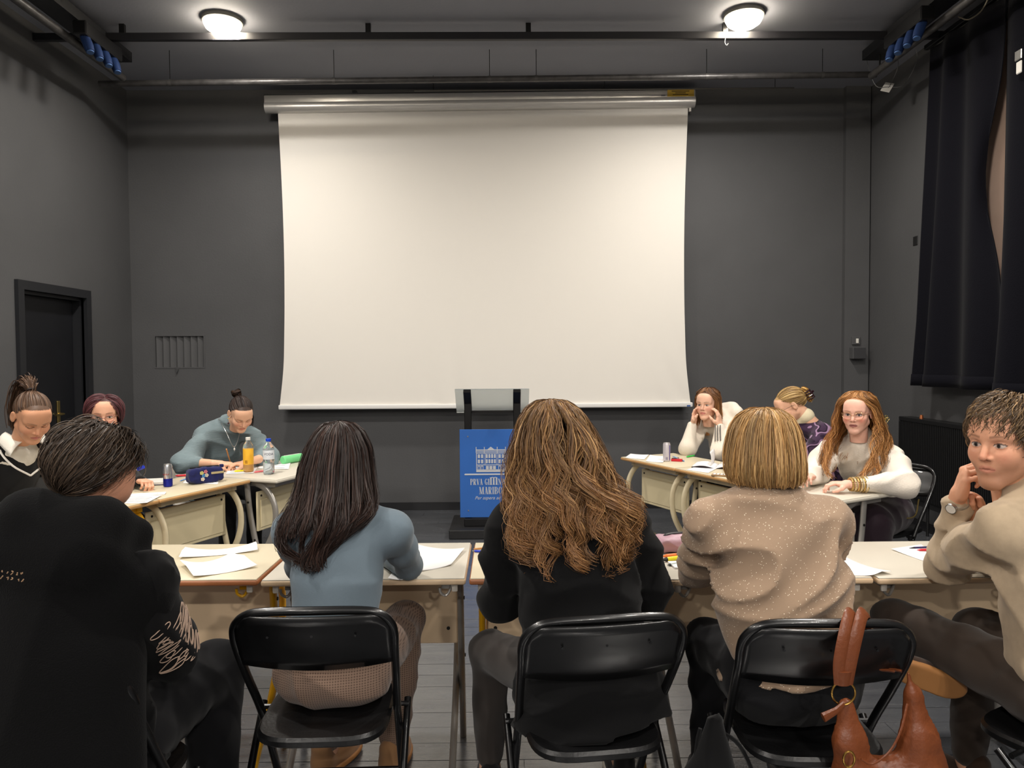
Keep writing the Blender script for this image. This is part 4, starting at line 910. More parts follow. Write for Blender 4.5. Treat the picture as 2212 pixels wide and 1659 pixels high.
def loft_hair(pr, R, n, pal, seed, k=18, rad=.0016, wave=(0., 0.), curl=(0., 0.), clump=40, phi=(0, 2*math.pi), face=None, gap=1.0, thair=.22, tend=(.8, 1.), depth=(.86, 1.02), grad=None, base=None, name='hair', taper=.35, ext=None, gapend=None, t0=.0):
    r = np.random.default_rng(seed); ph = r.uniform(phi[0], phi[1], n); cl = r.integers(0, clump, n); cph = r.uniform(phi[0], phi[1], clump)
    ph = ph+.0*cph[cl]; cid = (np.round(ph/(2*math.pi)*clump).astype(int)) % clump; t1 = np.clip(r.uniform(*tend, clump)[cid]+r.normal(0, .035, n), .3, 1.04); tt = np.linspace(0, 1, k)[None]*t1[:, None]
    lay = r.uniform(depth[0], depth[1], n)+r.normal(0, (depth[1]-depth[0])*.22, clump)[cid]
    PH = np.repeat(ph[:, None], k, 1)
    # strands of one clump close up towards the tips
    cp = np.round(ph/(2*math.pi)*clump)/clump*2*math.pi; PH = PH+(cp[:, None]-PH)*np.clip(tt*1.4-.4, 0, 1)*taper
    if face is not None:
        r0_ = (PH[:, :1]-face+math.pi) % (2*math.pi)-math.pi; sg = np.sign(r0_)+(r0_ == 0); rel = sg*np.clip(sg*(r0_+PH-PH[:, :1]), 0, math.pi); g = gap*np.clip((tt-t0)/(thair-t0), 0, 1)**.8
        if gapend is not None: g = g*np.interp(tt, [0, .55, 1], [1, 1, gapend])
        rel = sg*(g+(1-g/math.pi)*np.abs(rel)); PH = face+rel
    z, cx, cy, a, b = ring_at(R, tt)
    wp = r.uniform(0, 6.3, clump)[cid][:, None]+r.normal(0, .5, n)[:, None]; wf = r.uniform(.8, 1.25, clump)[cid][:, None]
    wv = wave[0]*np.sin(tt*wave[1]*wf+wp)*np.clip(tt*2.5, 0, 1)
    x = cx+(a*lay[:, None]+wv*.6)*np.cos(PH)-wv*np.sin(PH); y = cy+(b*lay[:, None]+wv*.5)*np.sin(PH)+wv*np.cos(PH)
    if curl[0]:
        ca = curl[0]*np.clip(tt*1.6-.45, 0, 1.1)*r.uniform(.6, 1.3, clump)[cid][:, None]; q = tt*curl[1]*wf+wp; x = x+ca*np.cos(q); y = y+ca*.7*np.sin(q); z = z+ca*.35*np.sin(q*1.0+1)
    jit = np.cumsum(r.normal(0, .0011, (n, k, 3)), axis=1)
    P_ = np.stack([x, y, z], 2)+jit
    if ext is not None: P_ = ext(P_, tt, r)
    rd = rad*r.uniform(.6, 1.5, (n, 1))*np.linspace(1, .45, k)[None]
    hc_ = hair_cols(r, n, pal, k, grad)*r.uniform(.62, 1.4, clump)[cid][:, None, None]
    V, Q, C = strands_mesh(name, P_, rd, hc_)
    parts = [(V, Q, C)]
    if base is not None:      # solid core under the strands
        m = 40; kk = 22; u_ = np.linspace(0, base[1], kk)[:, None]; q = np.linspace(phi[0], phi[1], m+1)[None]+0*u_
        if face is not None:
            rel = np.linspace(-math.pi, math.pi, m+1)[None]+0*u_; g = (gap+.05)*np.clip((u_-t0)/(thair-t0), 0, 1)**.8; q = face+np.sign(rel)*(g+(1-g/math.pi)*np.abs(rel))
        z, cx, cy, a, b = ring_at(R, u_); s = base[0]*np.interp(u_, [0, .25, .5], [.8, .93, 1])
        v = np.stack([cx+a*s*np.cos(q), cy+b*s*np.sin(q), z-np.interp(u_, [0, .3], [.03, .008])+0*q], 2).reshape(-1, 3)
        qd = np.array([(j*(m+1)+i, j*(m+1)+i+1, (j+1)*(m+1)+i+1, (j+1)*(m+1)+i) for j in range(kk-1) for i in range(m)])
        parts.append((v, qd, np.array(lin(base[2])[:3])))
    V, Q, C = join(parts)
    return obj(name, np_mesh(name, V-pr['off'], Q, C), M_hair(), pr['t'])
EC, ER_ = np.array([0, -.014, .030]), np.array([.0755, .096, .0845])   # scalp ellipsoid
def scalp_roots(r, n):
    out = np.zeros((0, 3))
    while len(out) < n:
        d = r.normal(size=(n*3, 3)); d /= np.linalg.norm(d, axis=1, keepdims=True); d = d[scalp_mask(EC+d*ER_)]; out = np.concatenate([out, d])
    return out[:n]
def to_world(pr, P_): return (P_*pr['hs']) @ pr['Fm'].T+pr['Hc']
def pulled_paths(r, n, g, k, lift=(1.02, 1.10)):
    d0 = scalp_roots(r, n); g = unit(g); w = np.arccos(np.clip(d0 @ g, -1, 1))[:, None]; t = np.linspace(0, .97, k)[None]
    d = (np.sin((1-t)*w)[..., None]*d0[:, None]+np.sin(t*w)[..., None]*g)/np.maximum(np.sin(w), 1e-3)[..., None]
    d /= np.linalg.norm(d, axis=2, keepdims=True); s = 1+(r.uniform(*lift, n)-1)[:, None]*np.sin(np.pi*np.clip(t*.8+.1, 0, 1))
    return EC+d*ER_*s[..., None]
def free_paths(r, n, k, L, flow, lift, curl, freq, droop=0.):
    """short hair: grow from the scalp with flow(dir)->tangent direction, staying outside the skull"""
    d0 = scalp_roots(r, n); p = EC+d0*ER_*1.0; P_ = [p]; ln = r.uniform(L[0], L[1], n)[:, None]/(k-1); cid = r.integers(0, max(8, n//9), n)
    ph = r.uniform(0, 6.3, max(8, n//9))[cid]
    for i in range(1, k):
        nr = (p-EC)/ER_**2; nr /= np.linalg.norm(nr, axis=1, keepdims=True)
        fl_ = flow(p, r); fl_ = fl_-nr*np.sum(fl_*nr, 1, keepdims=True); fl_ /= np.linalg.norm(fl_, axis=1, keepdims=True)+1e-6
        sd = np.cross(nr, fl_); q = ph+i*freq
        v = fl_+nr*lift*max(0, 1-i/(k*.6))+curl*(np.cos(q)[:, None]*sd+np.sin(q)[:, None]*nr*.6); v[:, 2] -= droop*i/k; v /= np.linalg.norm(v, axis=1, keepdims=True)
        p = p+v*ln; e = np.linalg.norm((p-EC)/ER_, axis=1, keepdims=True); mn = 1.03+.05*(cid % 5)[:, None]/5
        p = np.where(e < mn, EC+(p-EC)/e*mn, p); P_.append(p)
    return np.stack(P_, 1)
def strand_obj(pr, groups, name='hair'):
    V, Q, C = join([strands_mesh(name, p, rd, c) for p, rd, c in groups]); return obj(name, np_mesh(name, V-pr['off'], Q, C), M_hair(), pr['t'])
def tail_paths(r, n, ctrl, k, spread, wave=.004):
    """bundle along a control polyline with a spread per control point"""
    C = np.array(catmull(ctrl, 6)); s = np.interp(np.linspace(0, 1, len(C)), np.linspace(0, 1, len(spread)), spread); i = np.linspace(0, len(C)-1, k)
    c = np.stack([np.interp(i, np.arange(len(C)), C[:, q]) for q in range(3)], 1); sp = np.interp(i, np.arange(len(C)), s)
    o = r.normal(size=(n, 1, 3))*.55; o2 = r.normal(size=(n, 1, 3))*.25; t = np.linspace(0, 1, k)[None, :, None]
    return c[None]+(o+o2*t)*sp[None, :, None]+wave*np.sin(t*9+r.uniform(0, 6, (n, 1, 3)))*t
# ================================================================ the people
DK_SOLE = mat('sole_tan', (168, 116, 66), .6); M_shoe_t = mat_cloth('shoe_tan', (150, 112, 78)); M_shoe_k = mat_cloth('shoe_black', (26, 25, 26)); SOLE_K = mat('sole_dark', (40, 38, 36), .6); SOLE_W = mat('sole_white', (214, 208, 196), .6)
M_jean_k = mat_cloth('jeans_charcoal', (58, 53, 50), var=(9, .16)); M_trou_k = mat_cloth('trousers_black', (20, 20, 22), sheen=.05); M_trou_b = mat_cloth('trousers_brown', (62, 52, 45))
def mat_check(name, c1, c2, sc):
    m = mat_cloth(name, c1); nt = m.node_tree; b = nt.nodes['Principled BSDF']; tc = nt.nodes.new('ShaderNodeTexCoord')
    outs = []
    for ax_ in ('X', 'Z'):
        w_ = nt.nodes.new('ShaderNodeTexWave'); w_.bands_direction = ax_; w_.inputs['Scale'].default_value = sc; w_.inputs['Distortion'].default_value = 1.2; w_.inputs['Detail'].default_value = 1; nt.links.new(tc.outputs['Object'], w_.inputs[0]); outs.append(w_.outputs[1])
    ml = nt.nodes.new('ShaderNodeMath'); ml.operation = 'MULTIPLY'; nt.links.new(outs[0], ml.inputs[0]); nt.links.new(outs[1], ml.inputs[1])
    mx = nt.nodes.new('ShaderNodeMix'); mx.data_type = 'RGBA'; mx.inputs[6].default_value = lin(c1); mx.inputs[7].default_value = lin(c2); nt.links.new(ml.outputs[0], mx.inputs[0]); nt.links.new(mx.outputs[2], b.inputs['Base Color']); return m
def mat_rib(name, c, sc, dist=.8, depth=.5, dir_='X'):
    m = mat_cloth(name, c, bump=None); nt = m.node_tree; b = nt.nodes['Principled BSDF']; tc = nt.nodes.new('ShaderNodeTexCoord'); w_ = nt.nodes.new('ShaderNodeTexWave'); w_.bands_direction = dir_
    w_.inputs['Scale'].default_value = sc; w_.inputs['Distortion'].default_value = dist; nt.links.new(tc.outputs['Object'], w_.inputs[0]); bp = nt.nodes.new('ShaderNodeBump'); bp.inputs['Strength'].default_value = depth; bp.inputs['Distance'].default_value = .004
    nt.links.new(w_.outputs[1], bp.inputs['Height']); nt.links.new(bp.outputs[0], b.inputs['Normal']); return m
def mat_glitter(name, c):
    m = mat_cloth(name, c, var=(8, .05)); nt = m.node_tree; b = nt.nodes['Principled BSDF']; tc = nt.nodes.new('ShaderNodeTexCoord'); v = nt.nodes.new('ShaderNodeTexVoronoi'); v.inputs['Scale'].default_value = 300
    nt.links.new(tc.outputs['Object'], v.inputs['Vector']); sp = nt.nodes.new('ShaderNodeSeparateColor'); nt.links.new(v.outputs['Color'], sp.inputs[0])
    lt = nt.nodes.new('ShaderNodeMath'); lt.operation = 'GREATER_THAN'; lt.inputs[1].default_value = .90; nt.links.new(sp.outputs[0], lt.inputs[0])
    ld = nt.nodes.new('ShaderNodeMath'); ld.operation = 'LESS_THAN'; ld.inputs[1].default_value = .33; nt.links.new(v.outputs['Distance'], ld.inputs[0])
    ml = nt.nodes.new('ShaderNodeMath'); ml.operation = 'MULTIPLY'; nt.links.new(lt.outputs[0], ml.inputs[0]); nt.links.new(ld.outputs[0], ml.inputs[1])
    old = b.inputs['Base Color'].links[0].from_socket; mx = nt.nodes.new('ShaderNodeMix'); mx.data_type = 'RGBA'; mx.inputs[7].default_value = lin((250, 238, 215)); nt.links.new(ml.outputs[0], mx.inputs[0]); nt.links.new(old, mx.inputs[6]); nt.links.new(mx.outputs[2], b.inputs['Base Color'])
    r = nt.nodes.new('ShaderNodeMapRange'); r.inputs[3].default_value = .9; r.inputs[4].default_value = .25; nt.links.new(ml.outputs[0], r.inputs[0]); nt.links.new(r.outputs[0], b.inputs['Roughness']); return m
def mat_pattern(name, c1, c2, c3):
    m = mat_cloth(name, c1); nt = m.node_tree; b = nt.nodes['Principled BSDF']; tc = nt.nodes.new('ShaderNodeTexCoord'); n = nt.nodes.new('ShaderNodeTexNoise'); n.inputs['Scale'].default_value = 9; n.inputs['Detail'].default_value = 1; nt.links.new(tc.outputs['Object'], n.inputs[0])
    w_ = nt.nodes.new('ShaderNodeMath'); w_.operation = 'MULTIPLY'; w_.inputs[1].default_value = 5.; nt.links.new(n.outputs[0], w_.inputs[0]); fr = nt.nodes.new('ShaderNodeMath'); fr.operation = 'FRACT'; nt.links.new(w_.outputs[0], fr.inputs[0])
    cr = nt.nodes.new('ShaderNodeValToRGB'); cr.color_ramp.interpolation = 'CONSTANT'; e_ = cr.color_ramp.elements; e_[0].color = lin(c1); e_[1].position = .45; e_[1].color = lin(c2); q = cr.color_ramp.elements.new(.72); q.color = lin(c3)
    nt.links.new(fr.outputs[0], cr.inputs[0]); nt.links.new(cr.outputs[0], b.inputs['Base Color']); return m
SK = (222, 172, 142)
# ---- front row 1: black coat
p1 = person('person in a black hooded coat seen from behind, at the near left', dict(base=(-1.06, 1.80), P=(-1.06, 1.84, .54), N=(-1.04, 1.74, 1.075), fwd=(.10, .99), w=1.18, sh=.19, bow=.03, H=(-.985, 1.79, 1.238), face=(.62, .75, -.22), hs=.95, skin=(206, 150, 122), scalp=(38, 31, 27),
    ER=(-.855, 1.85, .775), EL=(-1.30, 1.90, .80), WR=(-1.0, 2.10, .80), WL=(-1.2, 2.2, .80), KR=(-.885, 2.22, .57), KL=(-1.16, 2.27, .54), AR=(-.90, 2.20, .09), AL=(-1.14, 2.25, .09), h=.008, seed=3,
    top=dict(name='printed_sweater', mat=mat_cloth('black_print_cotton', (11, 11, 12), sheen=.05), ease=.0, sleeve=(.072, .070, .046), amp=.014, freq=26), bottom=dict(mat=M_trou_k, r=(.10, .082, .07)), shoe=(M_shoe_k, SOLE_K)))
M_coat = mat_cloth('black_coat_fleece', (9, 9, 10), bump=(300, .3), rough=1., sheen=.03)
f = Fld((-1.55, 1.30, .06), (-.58, 2.1, 1.30), .009); N_ = p1['N']
for s in (-1, 1):
    f.cap(N_+V3(0, -.02, -.03), N_+V3(s*.15, .0, -.105), .070, .078, k=.06); f.cap(N_+V3(s*.15, .0, -.105), N_+V3(s*.172, .015, -.13), .078, .070, k=.05)
f.loft((-1.06, 1.60, .08), (-1.05, 1.70, 1.06), V3(1, 0, 0), V3(0, 1, 0), [0, .3, .55, .78, .95], np.array([.265, .26, .25, .22, .11]), np.array([.10, .12, .14, .13, .09]), .0, k=.04)
f.cap((-1.13, 1.66, 1.06), (-.93, 1.66, 1.06), .060, .058, k=.05); f.cap((-1.08, 1.68, 1.11), (-.95, 1.68, 1.11), .05, .05, k=.05)
f.cap((-1.09, 1.70, 1.135), (-.93, 1.71, 1.13), .055, .05, k=.04); f.cap((-.93, 1.71, 1.13), (-.90, 1.79, 1.08), .05, .05, k=.04); f.cap((-1.09, 1.70, 1.135), (-1.13, 1.79, 1.08), .055, .05, k=.04)
f.folds(.016, 17, 5, (1, 1, .35)); V, Q = f.mesh(); coat = obj('coat', np_mesh('coat', V-p1['off'], Q), M_coat, p1['t'])
r = np.random.default_rng(4)
pr = p1; fl_ = lambda p, r: np.stack([p[:, 0]*6+.15, -.25+0*p[:, 1]+p[:, 1]*3, -1.0+0*p[:, 2]], 1)
pth = to_world(pr, free_paths(r, 5200, 11, (.05, .125), fl_, .55, .42, .5)); strand_obj(pr, [(pth, .0011*r.uniform(.6, 1.4, (5200, 1))*np.linspace(1, .4, 11)[None], hair_cols(r, 5200, [(52, 42, 35), (86, 70, 56), (34, 27, 24)], 11))])
# sleeve print: pale outlined strokes lying on the upper arm
Ea, Sa = V3(-.855, 1.85, .775), p1['N']+p1['right']*.19-p1['u']*.088
r = np.random.default_rng(9); m_ = MB(); axis = unit(Ea-Sa)
b1 = unit(np.cross(axis, V3(0, 1, 0))); b2 = np.cross(axis, b1)
_n = len(p1['top'].data.vertices); _tv = np.empty(_n*3, np.float32); p1['top'].data.vertices.foreach_get('co', _tv); _tv = _tv.reshape(-1, 3)+p1['off']
for k in range(22):      # outlined brush-letter shapes, each a slanted closed loop hugging the sleeve
    s0 = .42+.64*(k % 11)/11; a0_ = -.05+.95*(k//11)+r.uniform(-.3, .3); w0 = r.uniform(.22, .5); h0 = r.uniform(.022, .05); pts = []
    for th in np.linspace(0, 2*math.pi, 14, endpoint=False):
        a_ = a0_+w0*math.cos(th)+.5*h0*math.sin(th*3); s = s0+h0*math.sin(th)+.16*w0*math.cos(th); dr = b1*math.cos(a_)+b2*math.sin(a_)
        c_ = Sa+(Ea-Sa)*min(s, 1.)+(V3(-1.0, 2.10, .80)-Ea)*max(0, s-1)*1.1; q = c_+dr*.07; v = _tv[np.argsort(((_tv-q)**2).sum(1))[:4]].mean(0); pts.append(v+dr*.0022)
    pts = [(pts[j-1]+2*pts[j]+pts[(j+1) % 14])/4 for j in range(14)]
    m_.tube([q-p1['off'] for q in catmull(pts, 2, True)], .0012, 5, closed=True)
m_.build('sleeve_print', mat('print_beige', (176, 150, 132), .7), p1['top'])
m_ = MB(); c_ = PY(12, 1236, 1.505)-p1['off']; r = np.random.default_rng(2)
for row in (0, 1):
    for k in range(9):
        x = -.05+k*.0105; z = -.012*row-.12*x; m_.tube([V3(c_)+V3(x+r.uniform(-.003, .003), -.001*k*0, z+r.uniform(-.004, .004)) for _ in range(4)], .0011, 5)
m_.build('back_print', mat('print_gold', (150, 120, 92), .7), coat)
# ---- front row 2: grey-blue top, long dark hair
p2 = person('person in a fitted grey-blue top leaning on the white desk, seen from behind', dict(base=(-.545, 2.24), P=(-.535, 2.27, .545), N=(-.51, 2.315, 1.055), fwd=(.03, 1), w=.93, sh=.158, bow=.035, H=(-.535, 2.385, 1.175), face=(.05, .9, -.4), skin=SK, scalp=(40, 30, 26),
    ER=(-.335, 2.52, .795), EL=(-.70, 2.50, .80), WR=(-.47, 2.72, .785), WL=(-.62, 2.74, .785), KR=(-.375, 2.70, .535), KL=(-.66, 2.66, .53), AR=(-.42, 2.66, .095), AL=(-.655, 2.67, .095), toe=(.15, 1, 0), toeL=(.45, .9, 0), h=.006, seed=11, hR=('rest', (-.6, .8, 0), (0, 0, -1)), hL=('rest', (.5, .85, 0), (0, 0, -1)),
    top=dict(name='jersey_top', mat=mat_cloth('jersey_greyblue', (108, 122, 132), bump=(500, .1)), ease=.004, a=[.150, .150, .130, .146, .134, .060], sleeve=(.050, .046, .034), amp=.005, freq=18), bottom=dict(mat=mat_check('trousers_checked_brown', (128, 106, 92), (74, 58, 48), 42), ease=.004, h=.008), shoe=(M_shoe_t, DK_SOLE)))
R = rings_world([(911, 728, 736, 2.37, .01), (917, 700, 765, 2.37, .06), (935, 683, 783, 2.37, .10), (965, 668, 796, 2.36, .118), (1005, 656, 800, 2.345, .122), (1045, 648, 803, 2.31, .115), (1080, 634, 806, 2.265, .105), (1110, 618, 800, 2.225, .085), (1140, 602, 772, 2.195, .06), (1170, 600, 738, 2.18, .042), (1200, 612, 712, 2.175, .032), (1225, 640, 695, 2.17, .025)])
loft_hair(p2, R, 4200, [(44, 32, 28), (30, 22, 20), (66, 46, 38), (26, 20, 19)], 21, k=18, rad=.00105, wave=(.006, 9), curl=(.015, 15), clump=30, tend=(.66, 1.03), base=(.88, .66, (28, 21, 19)), depth=(.88, 1.03), taper=.55)
# ---- front row 3: black sweater, long curly light brown hair
p3 = person('person in a black sweater and charcoal jeans, seen from behind', dict(base=(.235, 2.155), P=(.24, 2.18, .545), N=(.175, 2.23, 1.10), fwd=(-.10, .99), w=1.08, sh=.178, bow=.035, H=(.14, 2.29, 1.245), face=(-.1, .95, -.3), skin=SK, scalp=(90, 66, 46),
    ER=(.445, 2.30, .775), EL=(-.02, 2.32, .745), WR=(.33, 2.58, .795), WL=(.07, 2.60, .795), KR=(.40, 2.58, .53), KL=(-.06, 2.50, .50), AR=(.40, 2.56, .095), AL=(-.062, 2.50, .095), h=.0065, seed=12, hR=('rest', (-.4, .9, -.05), (0, 0, -1)), hL=('rest', (.4, .9, -.05), (0, 0, -1)),
    top=dict(name='sweater', mat=mat_cloth('knit_black', (13, 13, 14), sheen=.05), ease=.016, hem=-.20, a=[.205, .190, .146, .152, .138, .060], b=[.155, .142, .112, .112, .095, .058], sleeve=(.070, .068, .05), amp=.012, freq=20), bottom=dict(mat=M_jean_k, len=.86), shoe=(M_shoe_k, SOLE_W)))
R = rings_world([(864, 1186, 1196, 2.28, .01), (869, 1158, 1224, 2.28, .07), (885, 1140, 1246, 2.28, .105), (910, 1126, 1266, 2.275, .122), (945, 1115, 1284, 2.265, .13), (985, 1105, 1299, 2.245, .128), (1025, 1100, 1316, 2.215, .115), (1060, 1100, 1345, 2.18, .10), (1095, 1106, 1366, 2.145, .08), (1130, 1118, 1376, 2.12, .06), (1165, 1128, 1372, 2.10, .05), (1200, 1138, 1350, 2.09, .042), (1232, 1150, 1335, 2.085, .036)])
loft_hair(p3, R, 4600, [(128, 92, 58), (84, 58, 38), (176, 138, 90), (56, 40, 29)], 22, k=30, rad=.00085, wave=(.013, 21), curl=(.026, 30), clump=60, tend=(.66, 1.02), base=(.84, .62, (84, 60, 40)), depth=(.84, 1.08), taper=1., grad=((138, 90, 50), .4, .4))
# ---- front row 4: glitter sweater, blond bob
p4 = person('person in a sparkling beige sweater seen from behind, beside the leather bag', dict(base=(.845, 2.11), P=(.835, 2.14, .55), N=(.765, 2.18, 1.10), fwd=(-.05, 1), w=1.1, sh=.178, bow=.03, H=(.765, 2.23, 1.222), face=(-.05, .96, -.2), skin=(226, 170, 136), scalp=(150, 112, 70),
    ER=(1.045, 2.44, .83), EL=(.635, 2.42, .795), WR=(.95, 2.66, .795), WL=(.76, 2.64, .795), KR=(1.0, 2.56, .53), KL=(.69, 2.50, .53), AR=(1.0, 2.55, .095), AL=(.69, 2.5, .095), h=.0065, seed=14, hR=('rest', (-.5, .85, -.05), (0, 0, -1)), hL=('rest', (.5, .85, -.05), (0, 0, -1)),
    top=dict(name='sweater', mat=mat_glitter('knit_glitter_beige', (158, 134, 112)), ease=.016, hem=.06, a=[.178, .176, .160, .160, .140, .060], b=[.128, .124, .114, .115, .097, .058], sleeve=(.066, .062, .045), amp=.019, freq=20, str=(1, 1, 2.0), extra=[((.69, 2.16, .67), (.98, 2.16, .67), .03, .03, .05)]), bottom=dict(mat=M_trou_k, high=.16, r=(.105, .075, .055)), shoe=(M_shoe_k, SOLE_K)))
R = rings_world([(882, 1648, 1656, 2.23, .01), (886, 1620, 1684, 2.23, .06), (900, 1598, 1704, 2.23, .10), (925, 1584, 1718, 2.225, .115), (960, 1576, 1727, 2.215, .122), (995, 1572, 1731, 2.20, .122), (1022, 1573, 1732, 2.195, .115), (1040, 1580, 1728, 2.20, .105)])
loft_hair(p4, R, 4200, [(178, 138, 84), (150, 110, 64), (206, 170, 116), (112, 80, 50)], 23, k=14, rad=.0010, wave=(.002, 5), clump=40, tend=(.93, 1.01), base=(.93, .97, (120, 88, 54)), depth=(.93, 1.02), taper=.55)
blt = []
for q in np.linspace(-.6, .6, 13): blt.append(p4['P']+p4['right']*.184*math.sin(q*1.5)-p4['fwd']*.152*math.cos(q*1.35)+V3(0, 0, .115)-p4['off'])
MB().tube(blt, .013, 8, flat=.25).build('belt', mat('belt_tan', (150, 78, 40), .4), p4['t'])
# ---- front row 5: man with hand at his chin
_d = unit(V3(-.93, .05, .34)); _z = unit(V3(.35, .85, .30)); _z = unit(_z-_d*(_z@_d)); _o = PY(2000, 1470, 2.30)-_d*.05
p5 = person('person in an oatmeal sweater and silver watch, hand raised to the chin', dict(base=(1.60, 2.05), P=(1.61, 2.07, .55), N=(1.53, 2.13, 1.115), fwd=(-.42, .91), w=1.12, sh=.19, bow=.02, H=(1.445, 2.13, 1.252), face=(-.84, -.48, -.08), hs=(1.03, 1.06, 1.12), head='m', skin=(220, 162, 130), scalp=(60, 46, 34), brow=(110, 76, 54), lips=(204, 136, 114), eye=(70, 66, 60), stubble=(128, 86, 60), hand=1.06,
    SL=(1.385, 2.045, 1.015), ER=(1.64, 2.48, .82), EL=(1.468, 2.43, .805), WR=(1.50, 2.36, .97), WL=(1.425, 2.31, 1.055), KR=(1.62, 2.50, .56), KL=(1.36, 2.55, .575), AR=(1.60, 2.52, .095), AL=_o+_z*.10-_d*.035, toeL=_d, toeLn=_z, toeLo=_o, h=.006, seed=16,
    hL=('curl', (-.02, -.42, 1), (.75, -.35, .1)), hR=('curl', (-.3, -.25, .9), (-.5, -.8, 0)),
    top=dict(name='sweater', mat=mat_cloth('knit_oatmeal', (180, 160, 134), var=(40, .06)), ease=.014, hem=-.02, sleeve=(.070, .064, .041), amp=.012, freq=19, cuffL=.86, cuffR=.86), bottom=dict(mat=M_trou_b, r=(.10, .075, .055)), shoe=(mat_cloth('shoe_brown', (60, 44, 34)), DK_SOLE)))
r = np.random.default_rng(31); n = 5600
fl_ = lambda p, r: np.stack([p[:, 0]*5, .35+p[:, 1]*1.5, -.75+0*p[:, 2]], 1)
pth = to_world(p5, free_paths(r, n, 12, (.05, .09), fl_, .8, .85, .62)); strand_obj(p5, [(pth, .0012*r.uniform(.6, 1.4, (n, 1))*np.linspace(1, .5, 12)[None], hair_cols(r, n, [(92, 72, 52), (58, 46, 36), (150, 120, 84), (50, 38, 32)], 12))])
wx, ex = p5['S']['WL'], p5['S']['EL']; ax_ = unit(V3(wx)-V3(ex)); c0 = V3(wx)-ax_*.022-p5['off']; e1 = unit(np.cross(ax_, V3(0, 1, 0))); e2 = np.cross(ax_, e1)
wt = thing('wristwatch', 'silver wristwatch on the raised wrist above the oatmeal sleeve', 'watch', (c0+p5['off']).tolist())
ring = [c0*0+(e1*math.cos(q)+e2*math.sin(q))*.0335 for q in np.linspace(0, 2*math.pi, 28, endpoint=False)]
MB().tube(ring, .0095, 8, flat=.28, up=ax_, closed=True).build('bracelet', M_steel, wt)
dq = unit(-.75*V3(1, 0, 0)-.6*V3(0, 1, 0)); dq = unit(dq-ax_*(dq@ax_)); MB().tube([dq*.033, dq*.043], .017, 18).build('watch_case', M_steel, wt); MB().tube([dq*.043, dq*.044], .0145, 18).build('watch_dial', M_white, wt)
# ---- by the door 1: ponytail, vest over white shirt
M_vest = mat_cloth('knit_vest_black', (22, 22, 24)); M_shirt = mat_cloth('shirt_white', (226, 220, 208), bump=(150, .15))
g1 = person('person in a black vest over a white shirt, looking down', dict(base=(-2.80, 3.93), P=(-2.77, 3.90, .545), N=(-2.46, 3.76, 1.085), fwd=(.78, -.62), w=.95, bow=.04, H=(-2.315, 3.635, 1.232), face=(.62, -.52, -.58), head='f', down=True, skin=(216, 158, 122), scalp=(84, 64, 50), brow=(80, 56, 42), lips=(196, 116, 106),
    ER=(-2.66, 3.52, .80), EL=(-2.33, 4.0, .80), WR=(-2.36, 3.52, .79), WL=(-2.18, 3.76, .79), KR=(-2.52, 3.62, .52), KL=(-2.42, 3.78, .52), AR=(-2.52, 3.62, .095), AL=(-2.42, 3.78, .095), h=.0075, seed=20,
    top=dict(name='shirt', mat=M_shirt, ease=.004, sleeve=(.060, .056, .040), amp=.008, collar=.2, neckr=.054), bottom=dict(mat=M_trou_k), shoe=(M_shoe_k, SOLE_K)))
f = Fld(np.minimum(g1['P'], g1['N'])-.25, np.maximum(g1['P'], g1['N'])+.2, .0075); N_, u_, rt = g1['N'], g1['u'], g1['right']
f.loft(g1['P'], N_, rt, g1['fwd'], [0, .25, .55, .80, .93], np.array([.172, .152, .162, .160, .12]), np.array([.130, .122, .130, .116, .085]), .04, k=0)
for s in (-1, 1): f.cap(N_+rt*s*.05-u_*.035, N_+rt*s*.115-u_*.05, .062, .060, k=.03)
f.ell(N_+g1['fwd']*.085+u_*.0, (.075, .075, .13), R=np.stack([rt, g1['fwd'], u_]), k=.01, sub=True)
V, Q = f.mesh(); ve = obj('knit_vest', np_mesh('vest', V-g1['off'], Q), M_vest, g1['t'])
M_pip = mat_cloth('piping_white', (228, 222, 212))
for s in (-1, 1):
    sc_ = N_+rt*s*.155-u_*.10; d1 = unit(g1['fwd']); MB().tube([sc_+rt*s*.0+(d1*math.cos(q)*.075+u_*math.sin(q)*.105)-g1['off']+rt*s*(.012*math.sin(q)) for q in np.linspace(0, 2*math.pi, 28, endpoint=False)], .0055, 8, closed=True).build('armhole_trim', M_pip, ve)
for s in (-1, 1):   # shirt collar wings
    nb = N_+u_*.03; a_ = nb+rt*s*.062-g1['fwd']*.02+V3(0, 0, .035); b_ = nb+rt*s*.022+g1['fwd']*.088-V3(0, 0, .008); c_ = nb+rt*s*.085+g1['fwd']*.105-V3(0, 0, .075); d_ = nb+rt*s*.105+g1['fwd']*.005-V3(0, 0, .015)
    q = [a_, b_, c_, d_]; q = [z-g1['off'] for z in q]; nn = unit(np.cross(q[1]-q[0], q[3]-q[0])); nn = nn if nn@g1['fwd'] > 0 else -nn
    m_ = MB(); m_.grid(lambda u, v: tuple((q[0]*(1-u)+q[1]*u)*(1-v)+(q[3]*(1-u)+q[2]*u)*v+nn*(.012*math.sin(math.pi*v)+.008)), 8, 6); o = m_.build('collar', M_shirt, g1['t'], ang=80); o.modifiers.new('thickness', 'SOLIDIFY').thickness = .004
    vp = [N_+u_*.03+rt*s*.088-g1['fwd']*.015, N_+rt*s*.098+g1['fwd']*.04-V3(0, 0, .03), N_+rt*s*.07+g1['fwd']*.112-V3(0, 0, .095), N_+g1['fwd']*.128-V3(0, 0, .15)]
    MB().tube([z-g1['off'] for z in catmull(vp, 5)], .005, 8).build('neck_trim', M_pip, ve)
r = np.random.default_rng(41); n = 2400; gd = unit(V3(0, -.72, .68)); pal = [(112, 84, 64), (66, 48, 38), (120, 94, 74), (54, 40, 34)]
